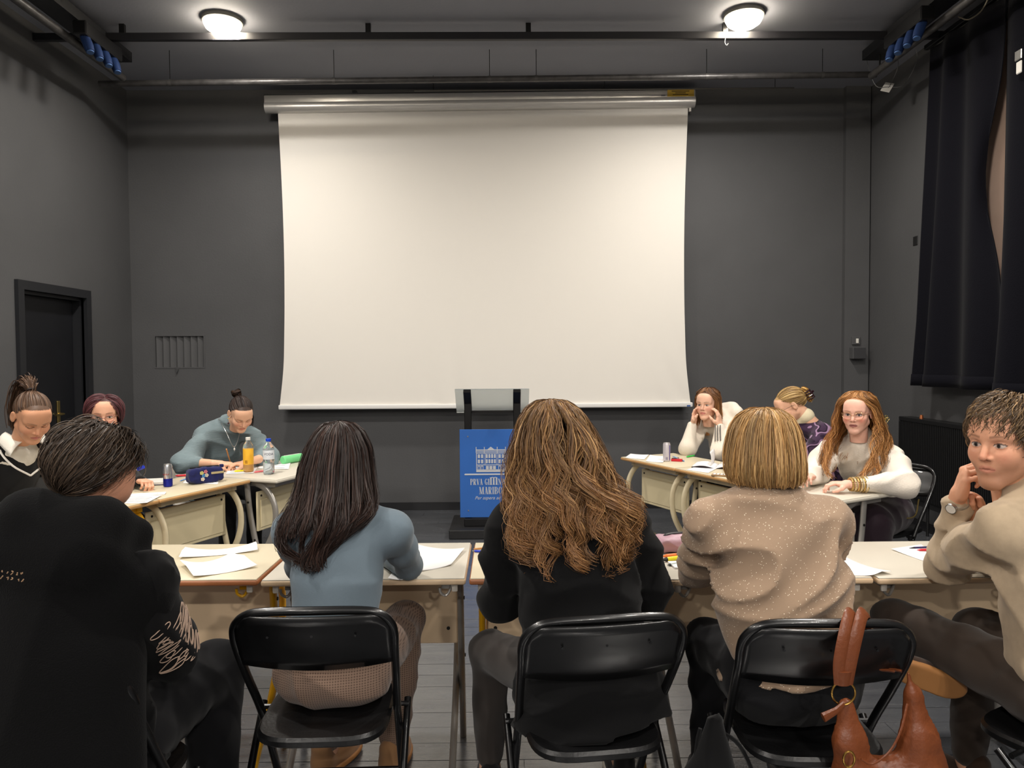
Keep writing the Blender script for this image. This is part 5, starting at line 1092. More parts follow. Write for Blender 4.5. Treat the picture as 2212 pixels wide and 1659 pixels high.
sc_p = to_world(g1, pulled_paths(r, n, gd, 12, (1.02, 1.07))); gp = EC+gd*ER_*1.04
lt = [gp, gp+V3(0, -.018, .014), gp+V3(0, -.045, .018), gp+V3(0, -.075, -.01), gp+V3(.0, -.085, -.07), gp+V3(.0, -.07, -.16), gp+V3(.0, -.05, -.26)]
tl = tail_paths(r, 900, [to_world(g1, q) for q in lt], 18, [.010, .014, .022, .026, .030, .030, .018], .006)
strand_obj(g1, [(sc_p, .0013*np.ones((n, 12)), hair_cols(r, n, pal, 12)), (tl, .0012*np.ones((900, 18)), hair_cols(r, 900, pal, 18))])
MB().tube([to_world(g1, gp+V3(.013*math.cos(q), .010*math.sin(q)*.6-.002, .013*math.sin(q)+.006))-g1['off'] for q in np.linspace(0, 6.28, 14, endpoint=False)], .005, 6, closed=True).build('hair_tie', mat('hair_tie', (40, 30, 26), .7), g1['t'])
# ---- by the door 2: dark red hair, glasses, mostly hidden
g2 = person('person in glasses and dark sweater half hidden behind the black coat', dict(base=(-2.66, 4.66), P=(-2.62, 4.62, .545), N=(-2.43, 4.45, 1.045), fwd=(.80, -.60), w=.95, bow=.03, H=(-2.355, 4.36, 1.185), face=(.42, -.9, -.12), head='f', skin=(222, 168, 138), scalp=(60, 32, 36), brow=(60, 36, 34), lips=(196, 116, 106),
    ER=(-2.52, 4.22, .80), EL=(-2.32, 4.52, .81), WR=(-2.27, 4.20, .80), WL=(-2.14, 4.34, .80), KR=(-2.36, 4.32, .52), KL=(-2.26, 4.48, .52), AR=(-2.36, 4.32, .095), AL=(-2.26, 4.48, .095), h=.008, seed=24, hL=('pen', (.75, -.65, 0), (-.1, -.1, -1)), hR=('pen', (.9, -.3, .25), (.2, -.3, -.8)),
    top=dict(name='sweater', mat=mat_cloth('knit_black_far', (24, 23, 25)), ease=.012), bottom=dict(mat=M_trou_k), shoe=(M_shoe_k, SOLE_K)))
r = np.random.default_rng(42); n = 1700; fl_ = lambda p, r: np.stack([np.sign(p[:, 0]+.005)*1.3, .25-p[:, 1]*3, -1.1+0*p[:, 2]], 1)
pth = to_world(g2, free_paths(r, n, 12, (.10, .17), fl_, .45, .18, .4)); strand_obj(g2, [(pth, .0020*np.ones((n, 1))*np.linspace(1, .5, 12)[None], hair_cols(r, n, [(78, 40, 46), (54, 28, 34), (104, 62, 62)], 12))])
def glasses(pr, m, rw=.024, rh=.019, th=.0013):
    """frame on the nose, in head space"""
    g = MB()
    for s in (-1, 1):
        g.tube([to_world(pr, V3(s*.031+rw*math.copysign(abs(math.cos(q))**.8, math.cos(q)), .0985-.006*abs(math.cos(q))*(1 if s*math.cos(q) > 0 else 0), -.003+rh*math.copysign(abs(math.sin(q))**.85, math.sin(q))+.004*(s*math.cos(q))))-pr['off'] for q in np.linspace(0, 6.283, 26, endpoint=False)], th, 6, closed=True)
        g.tube([to_world(pr, V3(q))-pr['off'] for q in ((s*.055, .093, .006), (s*.068, .07, .008), (s*.079, .0, .004), (s*.080, -.02, -.008))], th, 6)
    g.tube([to_world(pr, V3(q))-pr['off'] for q in ((-.008, .0985, -.001), (0, .1015, .001), (.008, .0985, -.001))], th, 6)
    fr = g.build('glasses', m, pr['t'])
    for s in (-1, 1):
        L_ = MB(); n_ = 20; v = [to_world(pr, V3(s*.031+rw*.96*math.cos(q), .0975-.005*(1 if s*math.cos(q) > 0 else 0)*abs(math.cos(q)), -.003+rh*.96*math.sin(q)+.004*(s*math.cos(q))))-pr['off'] for q in np.linspace(0, 6.283, n_, endpoint=False)]
        L_.add(v, [tuple(range(n_))]); o = L_.build('lens', mat('lens_clear', (250, 250, 250), .03, trans=1., ior=1.02, alpha=.12), fr, smooth=False)
glasses(g2, mat('glasses_rose', (170, 120, 116), .3, metal=.5))
# ---- by the door 3: blue-grey ribbed sweater, writing
M_ribb = mat_rib('knit_ribbed_bluegrey', (124, 140, 144), 38, 1.5, .45, 'Z')
g3 = person('person in a ribbed blue-grey sweater bent over and writing', dict(base=(-2.30, 5.60), P=(-2.24, 5.56, .55), N=(-2.01, 5.38, 1.055), fwd=(.62, -.78), w=1.0, sh=.17, bow=.045, H=(-1.865, 5.225, 1.125), face=(.42, -.62, -.62), head='f', down=True, skin=(232, 182, 150), scalp=(40, 31, 28), brow=(60, 44, 36), lips=(204, 118, 104), blush=.45,
    SR=(-2.165, 5.34, .955), SL=(-1.89, 5.48, .955), ER=(-2.22, 5.12, .80), EL=(-1.72, 5.32, .805), WR=(-1.96, 5.06, .795), WL=(-1.79, 5.10, .795), KR=(-2.0, 5.28, .53), KL=(-1.85, 5.42, .53), AR=(-2.0, 5.28, .095), AL=(-1.85, 5.42, .095), h=.0075, seed=28, hR=('pen', (1, .02, -.05), (.05, .1, -1)), hL=('rest', (-.8, -.45, -.05), (0, 0, -1)),
    top=dict(name='sweater', mat=M_ribb, ease=.022, sleeve=(.068, .082, .050), amp=.014, freq=19, cuffR=.30, cuffL=.25, collar=.32, neckr=.066), bottom=dict(mat=M_trou_k), shoe=(M_shoe_k, SOLE_K)))
r = np.random.default_rng(43); n = 2400; gd = unit(V3(.1, -.92, .22)); pal = [(44, 34, 31), (30, 24, 23), (74, 60, 54)]
def part(P_, dx):   # a centre parting: pull strands sideways near the middle of the brow
    return P_
sp_ = to_world(g3, pulled_paths(r, n, gd, 12, (1.02, 1.08))); gp = EC+gd*ER_*1.06; q = np.linspace(0, 1, 16); nb_ = 420
a0_ = r.uniform(0, 6.3, nb_)[:, None]; rr = r.uniform(.010, .030, nb_)[:, None]; a_ = a0_+q[None]*4; bun = gp+V3(0, -.022, .008)+np.stack([rr*np.cos(a_)*1.1, -.018+.018*np.sin(a_*1.3+a0_)*1.0, rr*np.sin(a_)], 2)
wsp = tail_paths(r, 60, [to_world(g3, z) for z in (EC+V3(-.07, .03, -.02), EC+V3(-.082, .02, -.07), EC+V3(-.078, .03, -.12))], 10, [.004, .008, .012], .006)
strand_obj(g3, [(sp_, .0013*np.ones((n, 12)), hair_cols(r, n, pal, 12)), (to_world(g3, bun), .0019*np.ones((nb_, 16)), hair_cols(r, nb_, pal+[(110, 84, 66)], 16)), (wsp, .0010*np.ones((60, 10)), hair_cols(r, 60, pal, 10))])
ea = to_world(g3, V3(.080, .0, -.040))
er_ = thing('earring', 'dangling beaded earring beside the jaw of the writing person', 'earring', ea.tolist())
for k, (dz, rr_, mm) in enumerate(((0, .006, M_brass), (-.016, .005, M_steel), (-.034, .007, mat('bead_dark', (70, 30, 40), .3)))): MB().lathe([(.0005, rr_), (rr_*.8, rr_*.6), (rr_, 0), (rr_*.8, -rr_*.6), (.0005, -rr_)], 10, (0, 0, dz)).build('bead', mm, er_)
nk = g3['N']; nf = g3['fwd']; nr = g3['right']
pend = [nk+nr*.072-nf*.0+V3(0, 0, .03), nk+nr*.055+nf*.105+V3(0, 0, -.06), nk+nr*.01+nf*.135+V3(0, 0, -.17), nk-nr*.04+nf*.115+V3(0, 0, -.06), nk-nr*.07+V3(0, 0, .03)]
nkl = thing('necklace', 'thin silver necklace with small pendants over the ribbed sweater', 'necklace', nk.tolist()); MB().tube([z-nk for z in catmull(pend, 8)], .0022, 6).build('chain', M_steel, nkl); MB().lathe([(.001, .012), (.007, 0), (.001, -.014)], 8, tuple(nr*.01+nf*.14+V3(0, 0, -.185))).build('pendant', M_white, nkl)
# ---- by the curtain 1: white hoodie, chin in hands
M_hood = mat_cloth('fleece_white', (226, 216, 200), bump=(140, .15))
g4 = person('person in a white striped-sleeve hoodie resting the chin in both hands', dict(base=(1.87, 5.95), P=(1.86, 5.94, .545), N=(1.655, 5.80, 1.03), fwd=(-.85, -.52), w=.97, sh=.165, bow=.03, H=(1.565, 5.73, 1.138), face=(-.60, -.79, -.06), head='f', skin=(236, 188, 160), scalp=(96, 70, 54), brow=(96, 70, 56), lips=(206, 116, 108), blush=.5,
    SR=(1.555, 5.92, .935), SL=(1.74, 5.66, .935), ER=(1.40, 5.69, .80), EL=(1.60, 5.50, .80), WR=(1.458, 5.735, .985), WL=(1.630, 5.620, .98), KR=(1.56, 5.86, .52), KL=(1.68, 5.66, .52), AR=(1.56, 5.86, .095), AL=(1.68, 5.66, .095), h=.0075, seed=33, hR=('cheek', (.10, .02, 1), (.79, -.6, .0)), hL=('cheek', (-.06, .08, 1), (-.79, .6, 0)),
    top=dict(name='hoodie', mat=M_hood, ease=.018, sleeve=(.070, .066, .042), amp=.010, freq=19, collar=.25, neckr=.075, cuffR=.9, cuffL=.85, extra=[((1.68, 5.92, 1.06), (1.81, 5.77, 1.06), .055, .055, .05), ((1.75, 5.90, 1.09), (1.80, 5.83, 1.10), .05, .045, .04)]), bottom=dict(mat=M_trou_k), shoe=(M_shoe_k, SOLE_K)))
Hc = g4['Hc']; fa = math.atan2(g4['S']['face'][1], g4['S']['face'][0])
R = np.array([(Hc[2]+.128, Hc[0]+.015, Hc[1]+.02, .01, .01), (Hc[2]+.122, Hc[0]+.015, Hc[1]+.02, .05, .05), (Hc[2]+.095, Hc[0]+.013, Hc[1]+.017, .082, .086), (Hc[2]+.05, Hc[0]+.012, Hc[1]+.015, .094, .098), (Hc[2], Hc[0]+.014, Hc[1]+.02, .096, .10), (Hc[2]-.06, Hc[0]+.02, Hc[1]+.025, .094, .098), (Hc[2]-.12, Hc[0]+.02, Hc[1]+.02, .10, .10), (Hc[2]-.19, Hc[0]+.01, Hc[1]-.01, .115, .11), (Hc[2]-.25, Hc[0]+.0, Hc[1]-.03, .12, .11)])
loft_hair(g4, R, 1700, [(150, 104, 66), (110, 76, 52), (92, 64, 48)], 51, k=14, rad=.0015, wave=(.003, 5), clump=26, face=fa, gap=1.0, thair=.40, t0=.24, tend=(.75, 1.0), base=(.93, .62, (100, 70, 48)), depth=(.94, 1.03), grad=((206, 146, 84), .75, .35))
st_ = MB()
for (A, E) in ((V3(1.74, 5.66, .935), V3(1.60, 5.50, .80)), (V3(1.60, 5.50, .80), V3(1.630, 5.620, .98))):
    ax_ = unit(E-A); n1 = V3(-.45, -.88, .15); n1 = unit(n1-ax_*(n1@ax_)); n2 = np.cross(ax_, n1)
    for k in (-1, 0, 1):
        st_.tube([A+(E-A)*s_+(n1*math.cos(k*.28)+n2*math.sin(k*.28))*(.071-.006*s_) for s_ in np.linspace(.25, .85, 5)], .0045, 6)
st_.v = [tuple(V3(v)-g4['off']) for v in st_.v]; st_.build('sleeve_stripes', mat_cloth('stripe_grey', (104, 100, 96)), g4['top'])
tr = MB(); A = V3(1.74, 5.66, .935); n1 = unit(V3(-.35, -.9, .25)); e1 = unit(np.cross(n1, V3(0, 0, 1))); e2 = np.cross(e1, n1); ct = A+n1*.078
for a_ in (-.7, 0, .7): tr.add([ct+e1*math.sin(a_)*.008*0-g4['off'], ct+e1*(math.sin(a_)*.020-.006)+e2*(math.cos(a_)*.022)-g4['off'], ct+e1*math.sin(a_)*.034+e2*math.cos(a_)*.036-g4['off'], ct+e1*(math.sin(a_)*.020+.006)+e2*(math.cos(a_)*.022)-g4['off']], [(0, 1, 2, 3)])
tr.build('leaf_emblem', mat_cloth('stripe_grey', (104, 100, 96)), g4['top'], smooth=False)
# ---- by the curtain 2: claw clip, purple pattern, facing away
g5 = person('person in a purple swirl-patterned top turned away, bent over the desk', dict(base=(2.33, 5.22), P=(2.33, 5.22, .545), N=(2.045, 5.125, 1.06), fwd=(-.92, -.30), w=1.02, sh=.185, bow=.05, H=(1.975, 5.10, 1.165), face=(-.80, .22, -.56), head='f', down=True, skin=(226, 176, 146), scalp=(170, 136, 88), brow=(110, 80, 60),
    ER=(1.88, 5.42, .80), EL=(2.02, 4.88, .80), WR=(1.66, 5.20, .79), WL=(1.76, 4.96, .79), KR=(1.92, 5.20, .52), KL=(1.98, 5.02, .52), AR=(1.92, 5.20, .095), AL=(1.98, 5.02, .095), h=.008, seed=36,
    top=dict(name='patterned_top', mat=mat_pattern('velvet_purple_swirls', (62, 44, 66), (150, 120, 150), (40, 26, 44)), ease=.014, sleeve=(.066, .060, .046), amp=.010), bottom=dict(mat=M_trou_k), shoe=(M_shoe_k, SOLE_K)))
f = Fld(g5['N']-.14, g5['N']+.14, .007); f.cap(g5['N']-g5['u']*.0, g5['Hc']+g5['Fm'] @ V3(0, -.036, -.115), .068, .060, k=0); f.cap(g5['N'], g5['N']-g5['u']*.05, .07, .08, k=.02); V, Q = f.mesh(); obj('cream_turtleneck', np_mesh('neck', V-g5['off'], Q), mat_cloth('knit_cream', (222, 210, 178)), g5['t'])
r = np.random.default_rng(44); n = 2400; gd = unit(V3(0, -.93, -.30)); pal = [(196, 158, 98), (150, 116, 72), (222, 190, 130), (112, 86, 60)]
sp_ = to_world(g5, pulled_paths(r, n, gd, 12, (1.05, 1.16))); gp = EC+gd*ER_*1.08; nb_ = 420; q = np.linspace(0, 1, 14)
a0_ = r.uniform(-.6, .6, nb_)[:, None]; tw = gp+np.stack([.020*np.sin(a0_*2+q[None]*5)*(1-.5*q[None])+0*a0_, -.012-.020*np.sin(q[None]*3.1)+.006*a0_, -.03+.075*q[None]+.012*np.sin(a0_*9)], 2)+r.normal(0, .006, (nb_, 1, 3))
strand_obj(g5, [(sp_, .0013*np.ones((n, 12)), hair_cols(r, n, pal, 12)), (to_world(g5, tw), .0019*np.ones((nb_, 14)), hair_cols(r, nb_, [(226, 190, 120), (200, 156, 84)], 14))])
cl_ = MB(); Mc = lambda x, y, z: to_world(g5, gp+V3(x, y, z))-g5['off']
for s in (-1, 1):
    for z in (-.03, -.012, .006, .024):
        cl_.tube([Mc(s*.004, -.042, z*.8), Mc(s*.026, -.038, z), Mc(s*.034, -.018, z), Mc(s*.026, .002, z)], [.006, .006, .005, .003], 6)
    cl_.tube([Mc(s*.018, -.043, -.036), Mc(s*.022, -.043, .030)], .007, 6); cl_.tube([Mc(0, -.040, .0), Mc(s*.014, -.062, .004)], [.008, .007], 6)
cl_.build('claw_clip', mat('clip_tortoise', (44, 24, 30), .22), g5['t'])
glasses(g5, M_blkmetal, th=.0011)
# ---- by the curtain 3: glasses, long curls, bracelets
M_blouse = mat_cloth('blouse_white', (232, 222, 208), bump=(130, .2))
g6 = person('person in a white blouse, glasses and gold bracelets, forearms on the desk', dict(base=(2.36, 4.60), P=(2.31, 4.56, .55), N=(2.135, 4.42, 1.02), fwd=(-.74, -.67), w=1.06, sh=.175, bow=.02, H=(2.068, 4.335, 1.168), face=(-.62, -.78, -.10), head='f', skin=(238, 186, 164), scalp=(150, 100, 56), brow=(150, 104, 70), lips=(140, 66, 70), makeup=(96, 66, 84), blush=.75, eye=(80, 84, 84),
    SR=(1.99, 4.53, .92), SL=(2.245, 4.29, .92), ER=(1.86, 4.40, .81), EL=(2.19, 4.04, .795), WR=(1.74, 4.20, .815), WL=(1.88, 4.03, .80), KR=(1.98, 4.36, .54), KL=(2.10, 4.22, .54), AR=(1.98, 4.36, .095), AL=(2.10, 4.22, .095), h=.0065, seed=39, hR=('rest', (-.6, -.75, .12), (.2, .0, -1)), hL=('rest', (-.92, .22, .04), (-.1, 0, -1)),
    top=dict(name='blouse', mat=M_blouse, ease=.020, hem=.05, sleeve=(.074, .074, .046), amp=.012, freq=22, cuffL=.68, cuffR=.85), bottom=dict(name='skirt', mat=mat_cloth('skirt_aubergine', (40, 28, 36), rough=.6), high=.13, r=(.12, .11, .10), len=.7), shoe=(M_shoe_k, SOLE_K)))
Hc = g6['Hc']; fa = math.atan2(-.78, -.62)
R = np.array([(Hc[2]+.128, Hc[0]+.018, Hc[1]+.022, .01, .01), (Hc[2]+.120, Hc[0]+.018, Hc[1]+.022, .055, .055), (Hc[2]+.09, Hc[0]+.018, Hc[1]+.022, .090, .092), (Hc[2]+.045, Hc[0]+.018, Hc[1]+.025, .105, .105), (Hc[2]-.01, Hc[0]+.022, Hc[1]+.03, .112, .11), (Hc[2]-.07, Hc[0]+.028, Hc[1]+.03, .125, .12), (Hc[2]-.13, Hc[0]+.03, Hc[1]+.03, .150, .13), (Hc[2]-.20, Hc[0]-.01, Hc[1]-.02, .175, .150), (Hc[2]-.28, Hc[0]-.04, Hc[1]-.06, .175, .155), (Hc[2]-.36, Hc[0]-.07, Hc[1]-.09, .16, .15)])
loft_hair(g6, R, 2600, [(176, 120, 66), (138, 90, 48), (206, 154, 96), (108, 70, 40)], 52, k=22, rad=.0012, wave=(.010, 15), curl=(.014, 30), clump=44, face=fa, gap=.98, thair=.35, t0=.20, tend=(.72, 1.0), base=(.86, .36, (112, 76, 44)), depth=(.90, 1.08), taper=.85, gapend=.5)
glasses(g6, mat('glasses_gold', (214, 176, 130), .25, metal=.8), .027, .020)
wv, ev = V3(g6['S']['WL']), V3(g6['S']['EL']); ax_ = unit(wv-ev); e1 = unit(np.cross(ax_, V3(0, 0, 1))); e2 = np.cross(ax_, e1)
for k in range(6):
    c_ = wv-ax_*(.0-.0+.012+.016*k); b_ = thing('bracelet', ['outermost, nearest the hand', 'second from the hand', 'third from the hand', 'third from the cuff', 'second from the cuff', 'innermost, at the blouse cuff'][k].join(['gold bead bracelet on the forearm, ', '']), 'bracelet', c_.tolist(), 0, 'gold bead bracelets')
    MB().tube([(e1*math.cos(q)+e2*math.sin(q))*(.033+.0015*k+.0012*math.sin(q*14)) for q in np.linspace(0, 6.283, 56, endpoint=False)], .0062, 6, closed=True).build('bead_ring', mat('bead_gold%d' % (k % 2), [(196, 160, 96), (220, 196, 150)][k % 2], .3, metal=.6), b_)
ea = to_world(g6, V3(-.082, .0, -.062)); hoop = thing('hoop_earring', 'gold hoop earring of the person in the white blouse', 'earring', ea.tolist()); MB().tube([(.0, .022*math.cos(q), .026*math.sin(q)) for q in np.linspace(0, 6.283, 24, endpoint=False)], .0024, 6, closed=True).build('hoop', M_brass, hoop)
ea = PY(1913, 905, 4.42); hc_ = thing('hair_clip', 'gold filigree hair clip behind the person in the white blouse', 'hair clip', ea.tolist()); m_ = MB()
for k in range(5): m_.tube([(.012*math.cos(2*math.pi*k/5)+.010*math.cos(q), .0, .012*math.sin(2*math.pi*k/5)+.010*math.sin(q)) for q in np.linspace(0, 6.283, 12, endpoint=False)], .002, 5, closed=True)
m_.build('filigree', M_brass, hc_)
bl = [g6['P']+g6['right']*.19*math.sin(q)+g6['fwd']*.155*math.cos(q)+V3(0, 0, .11)-g6['off'] for q in np.linspace(-2.2, 2.2, 20)]; MB().tube(bl, .02, 8, flat=.2).build('belt', mat('belt_dark', (58, 34, 24), .4), g6['t'])
ch_ = [g6['P']-g6['right']*.05+g6['fwd']*.20+V3(0, 0, .06), g6['P']-g6['right']*.14+g6['fwd']*.19+V3(0, 0, .01), g6['P']-g6['right']*.235+g6['fwd']*.08+V3(0, 0, .0), g6['P']-g6['right']*.23-g6['fwd']*.02+V3(0, 0, .09)]
MB().tube([z-g6['off'] for z in catmull(ch_, 8)], .0045, 6).build('waist_chain', M_brass, g6['t'])
# ================================================================ things on the desks
TZ = .7505
M_paper = mat('paper', (240, 238, 236), .8, spec=.2)
M_ink = mat('ink_grey', (120, 120, 128), .8)
def paper(label, px, lift=.0, z=0., group='loose paper sheets', fold=None, lines=0):
    c = [PZ(x, y, TZ+z) for x, y in px]; o0 = sum(c)/4
    def fn(u, v):
        p = (c[0]*(1-u)+c[1]*u)*(1-v)+(c[3]*(1-u)+c[2]*u)*v-o0
        zz = .0008+lift*(u-.5)**2*4*(.4+.6*v)
        if fold: zz += fold*max(0, 1-abs(v-.5)*2)**1.5*(.5+.5*u)
        return (p[0], p[1], p[2]+zz)
    t = thing('paper_sheet', label, 'paper', o0.tolist(), 0, group)
    o = MB().grid(fn, 12, 12).build('sheet', M_paper, t, ang=60); md = o.modifiers.new('thickness', 'SOLIDIFY'); md.thickness = .0006; md.offset = 1
    for k in range(lines):
        v0 = .15+.7*k/max(lines, 1); a_, b_, = fn(.12, v0), fn(.85, v0); q = MB(); w_ = (np.array(fn(.12, v0+.025))-np.array(a_))
        q.add([V3(a_)+V3(0, 0, .0014), V3(b_)+V3(0, 0, .0014), V3(b_)+w_+V3(0, 0, .0014), V3(a_)+w_+V3(0, 0, .0014)], [(0, 1, 2, 3)]); q.build('printed_line', M_ink, o, smooth=False)
    return t
paper('folded white sheet further from the coat, on the brown-edged desk', [(386, 1208), (557, 1192), (553, 1181), (400, 1193)], .02, .0005, fold=.012)
paper('white sheet nearest the desk edge beside the black coat', [(418, 1250), (557, 1226), (500, 1206), (388, 1222)], .022, .0, fold=.012)
paper('large white sheet beside the elbow of the person in grey-blue', [(905, 1236), (975, 1222), (1004, 1190), (896, 1180)], .012, .0)
paper('white sheet under the elbow of the person in grey-blue', [(838, 1250), (868, 1254), (905, 1240), (850, 1236)], .004, .001)
paper('folded white sheet beside the sparkling beige sweater', [(1822, 1242), (1884, 1245), (1926, 1240), (1822, 1206)], .010, .0, fold=.006)
paper('white sheet under the pens near the oatmeal sleeve', [(1925, 1188), (2040, 1228), (2060, 1206), (1990, 1182)], .010, .0)
paper('white sheet beside the oatmeal sleeve, at the photo edge', [(2096, 1240), (2150, 1236), (2150, 1212), (2110, 1222)], .004, .0)
paper('blank white sheet on the oak-edged desk nearest the black coat', [(262, 1088), (318, 1087), (350, 1072), (268, 1068)], .006, .0, lines=4)
paper('white sheet under the navy pencil case', [(395, 1044), (470, 1046), (478, 1030), (408, 1026)], .0, .0, lines=3)
paper('white sheet being written on, beside the orange drink bottle', [(488, 1024), (548, 1022), (556, 1010), (495, 1008)], .0, .0012, lines=4)
paper('white sheet behind the water bottle', [(556, 1012), (624, 1014), (628, 1000), (566, 1000)], .004, .0, lines=2)
paper('outermost white sheet at the far end of the curtain-side desks', [(1350, 989), (1392, 993), (1402, 983), (1362, 981)], .003, .0)
paper('white sheet between the slim can and the desk end', [(1395, 997), (1432, 1000), (1442, 986), (1404, 984)], .006, .0)
paper('white sheet lying half over the desk edge by the open book', [(1482, 1015), (1530, 1022), (1548, 1013), (1500, 1010)], .002, .0)
paper('white sheet behind the open book', [(1556, 1010), (1592, 1014), (1596, 1000), (1560, 998)], .0, .0, lines=2)
# ---- writing tools
def pen(label, a, b, r, m, z=0., cap=None, name='pen', group='pens on the desks', tip=None):
    A, B = PZ(*a, TZ+r+z), PZ(*b, TZ+r+z); t = thing(name, label, name.replace('_', ' ') if name != 'pen' else 'pen', A.tolist(), 0, group); d = B-A
    MB().tube([d*0, d*.04, d*.84], [r*.8, r, r], 10).build('barrel', m, t); MB().tube([d*.84, d*.96, d], [r, r*.35, r*.15], 10).build('tip', tip or m, t)
    if cap: MB().tube([d*-.01, d*.30], r*1.14, 10).build('cap', cap, t); MB().tube([d*.02+V3(0, 0, r*1.3), d*.26+V3(0, 0, r*1.3)], r*.3, 6).build('clip', cap, t)
    return t
M_plb = mat('pen_blue', (24, 54, 190), .35); M_plr = mat('pen_red', (196, 36, 48), .35); M_pllb = mat('pen_lightblue', (96, 150, 210), .35); M_pln = mat('pen_navy', (48, 40, 84), .35); M_plo = mat('hl_orange', (236, 124, 60), .4); M_ply = mat('hl_yellow', (244, 226, 40), .4); M_plg = mat('hl_green', (60, 190, 84), .4); M_plk = mat('pen_black', (28, 28, 30), .35); M_wood = mat('pencil_wood', (196, 140, 84), .5); M_clr = mat('pen_clear', (200, 206, 206), .2); M_pink = mat('pen_pink', (226, 110, 116), .4)
pen('brown wooden pencil beside the sleeve of the person in the black sweater', (1052, 1183), (1022, 1186), .0035, M_wood, name='pencil')
pen('blue pen beside the wooden pencil and the black sweater', (1054, 1192), (1020, 1190), .0045, M_plb, tip=M_steel)
pen('clear silver-ringed pen in front of the yellow highlighter', (1484, 1213), (1441, 1221), .005, M_clr, tip=M_plk)
pen('yellow highlighter in front of the mauve pencil case', (1506, 1200), (1428, 1210), .0085, M_ply, tip=M_plk, name='highlighter')
pen('orange highlighter against the mauve pencil case', (1494, 1196), (1430, 1202), .0075, M_plo, name='highlighter', cap=M_plo)
pen('green highlighter beside the sparkling beige sweater', (1472, 1219), (1512, 1206), .009, M_plg, name='highlighter', cap=M_plg, tip=M_plk)
pen('navy pen on the sheet near the oatmeal sleeve', (2034, 1181), (1964, 1184), .0045, M_pln, z=.003, tip=M_plk)
pen('red pen beside the navy pen near the oatmeal sleeve', (2034, 1187), (1980, 1188), .0045, M_plr, z=.003)
pen('red marker behind the navy pencil case', (414, 1026), (378, 1028), .007, M_plr, name='marker', cap=M_plr)
pen('light blue pen beside the silver and blue can', (412, 1031), (388, 1039), .004, M_pllb, z=.001)
pen('yellow pen behind the orange drink bottle', (535, 1016), (505, 1018), .006, M_ply, z=.002)
pen('pink pen between the two bottles', (572, 1017), (548, 1020), .006, M_pink, z=.002)
pen('green pen at the elbow of the hoodie wearer', (1500, 984), (1482, 987), .006, M_plg)
pen('pale blue pen in front of the slim can', (1478, 996), (1452, 985), .004, M_pllb, z=.001)
# pencil held by the writer; blue pen held by the red-haired person
a_, b_ = PY(489, 970, 5.08), PZ(500, 1008, TZ+.004); t = thing('pencil', 'wooden pencil held upright by the writing person', 'pencil', b_.tolist()); MB().tube([V3(0, 0, 0), (a_-b_)*.12, a_-b_], [.0008, .0045, .0045], 8).build('barrel', M_wood, t)
a_ = PY(302, 1012, 4.2); t = thing('pen', 'blue-capped pen held by the person half hidden behind the black coat', 'pen', a_.tolist(), 0); MB().tube([(0, 0, 0), (-.05, .02, -.02), (-.13, .05, -.06)], .0042, 8).build('barrel', M_white, t); MB().tube([(.025, -.008, .01), (-.012, .005, -.005)], .010, 10).build('cap', M_plb, t)
# pad under the green highlighter
c0 = PZ(1485, 1226, TZ); t = thing('note_pad', 'small white note pad beside the beige sleeve', 'note pad', c0.tolist(), .1); MB().rbox((-.05, -.012, 0), (.07, .07, .006), .001, 1).build('pages', M_paper, t); MB().rbox((-.05, -.012, -.0005), (.07, .07, .0005), .0003, 1).build('back_cover', mat('cover_lilac', (190, 170, 190), .6), t)
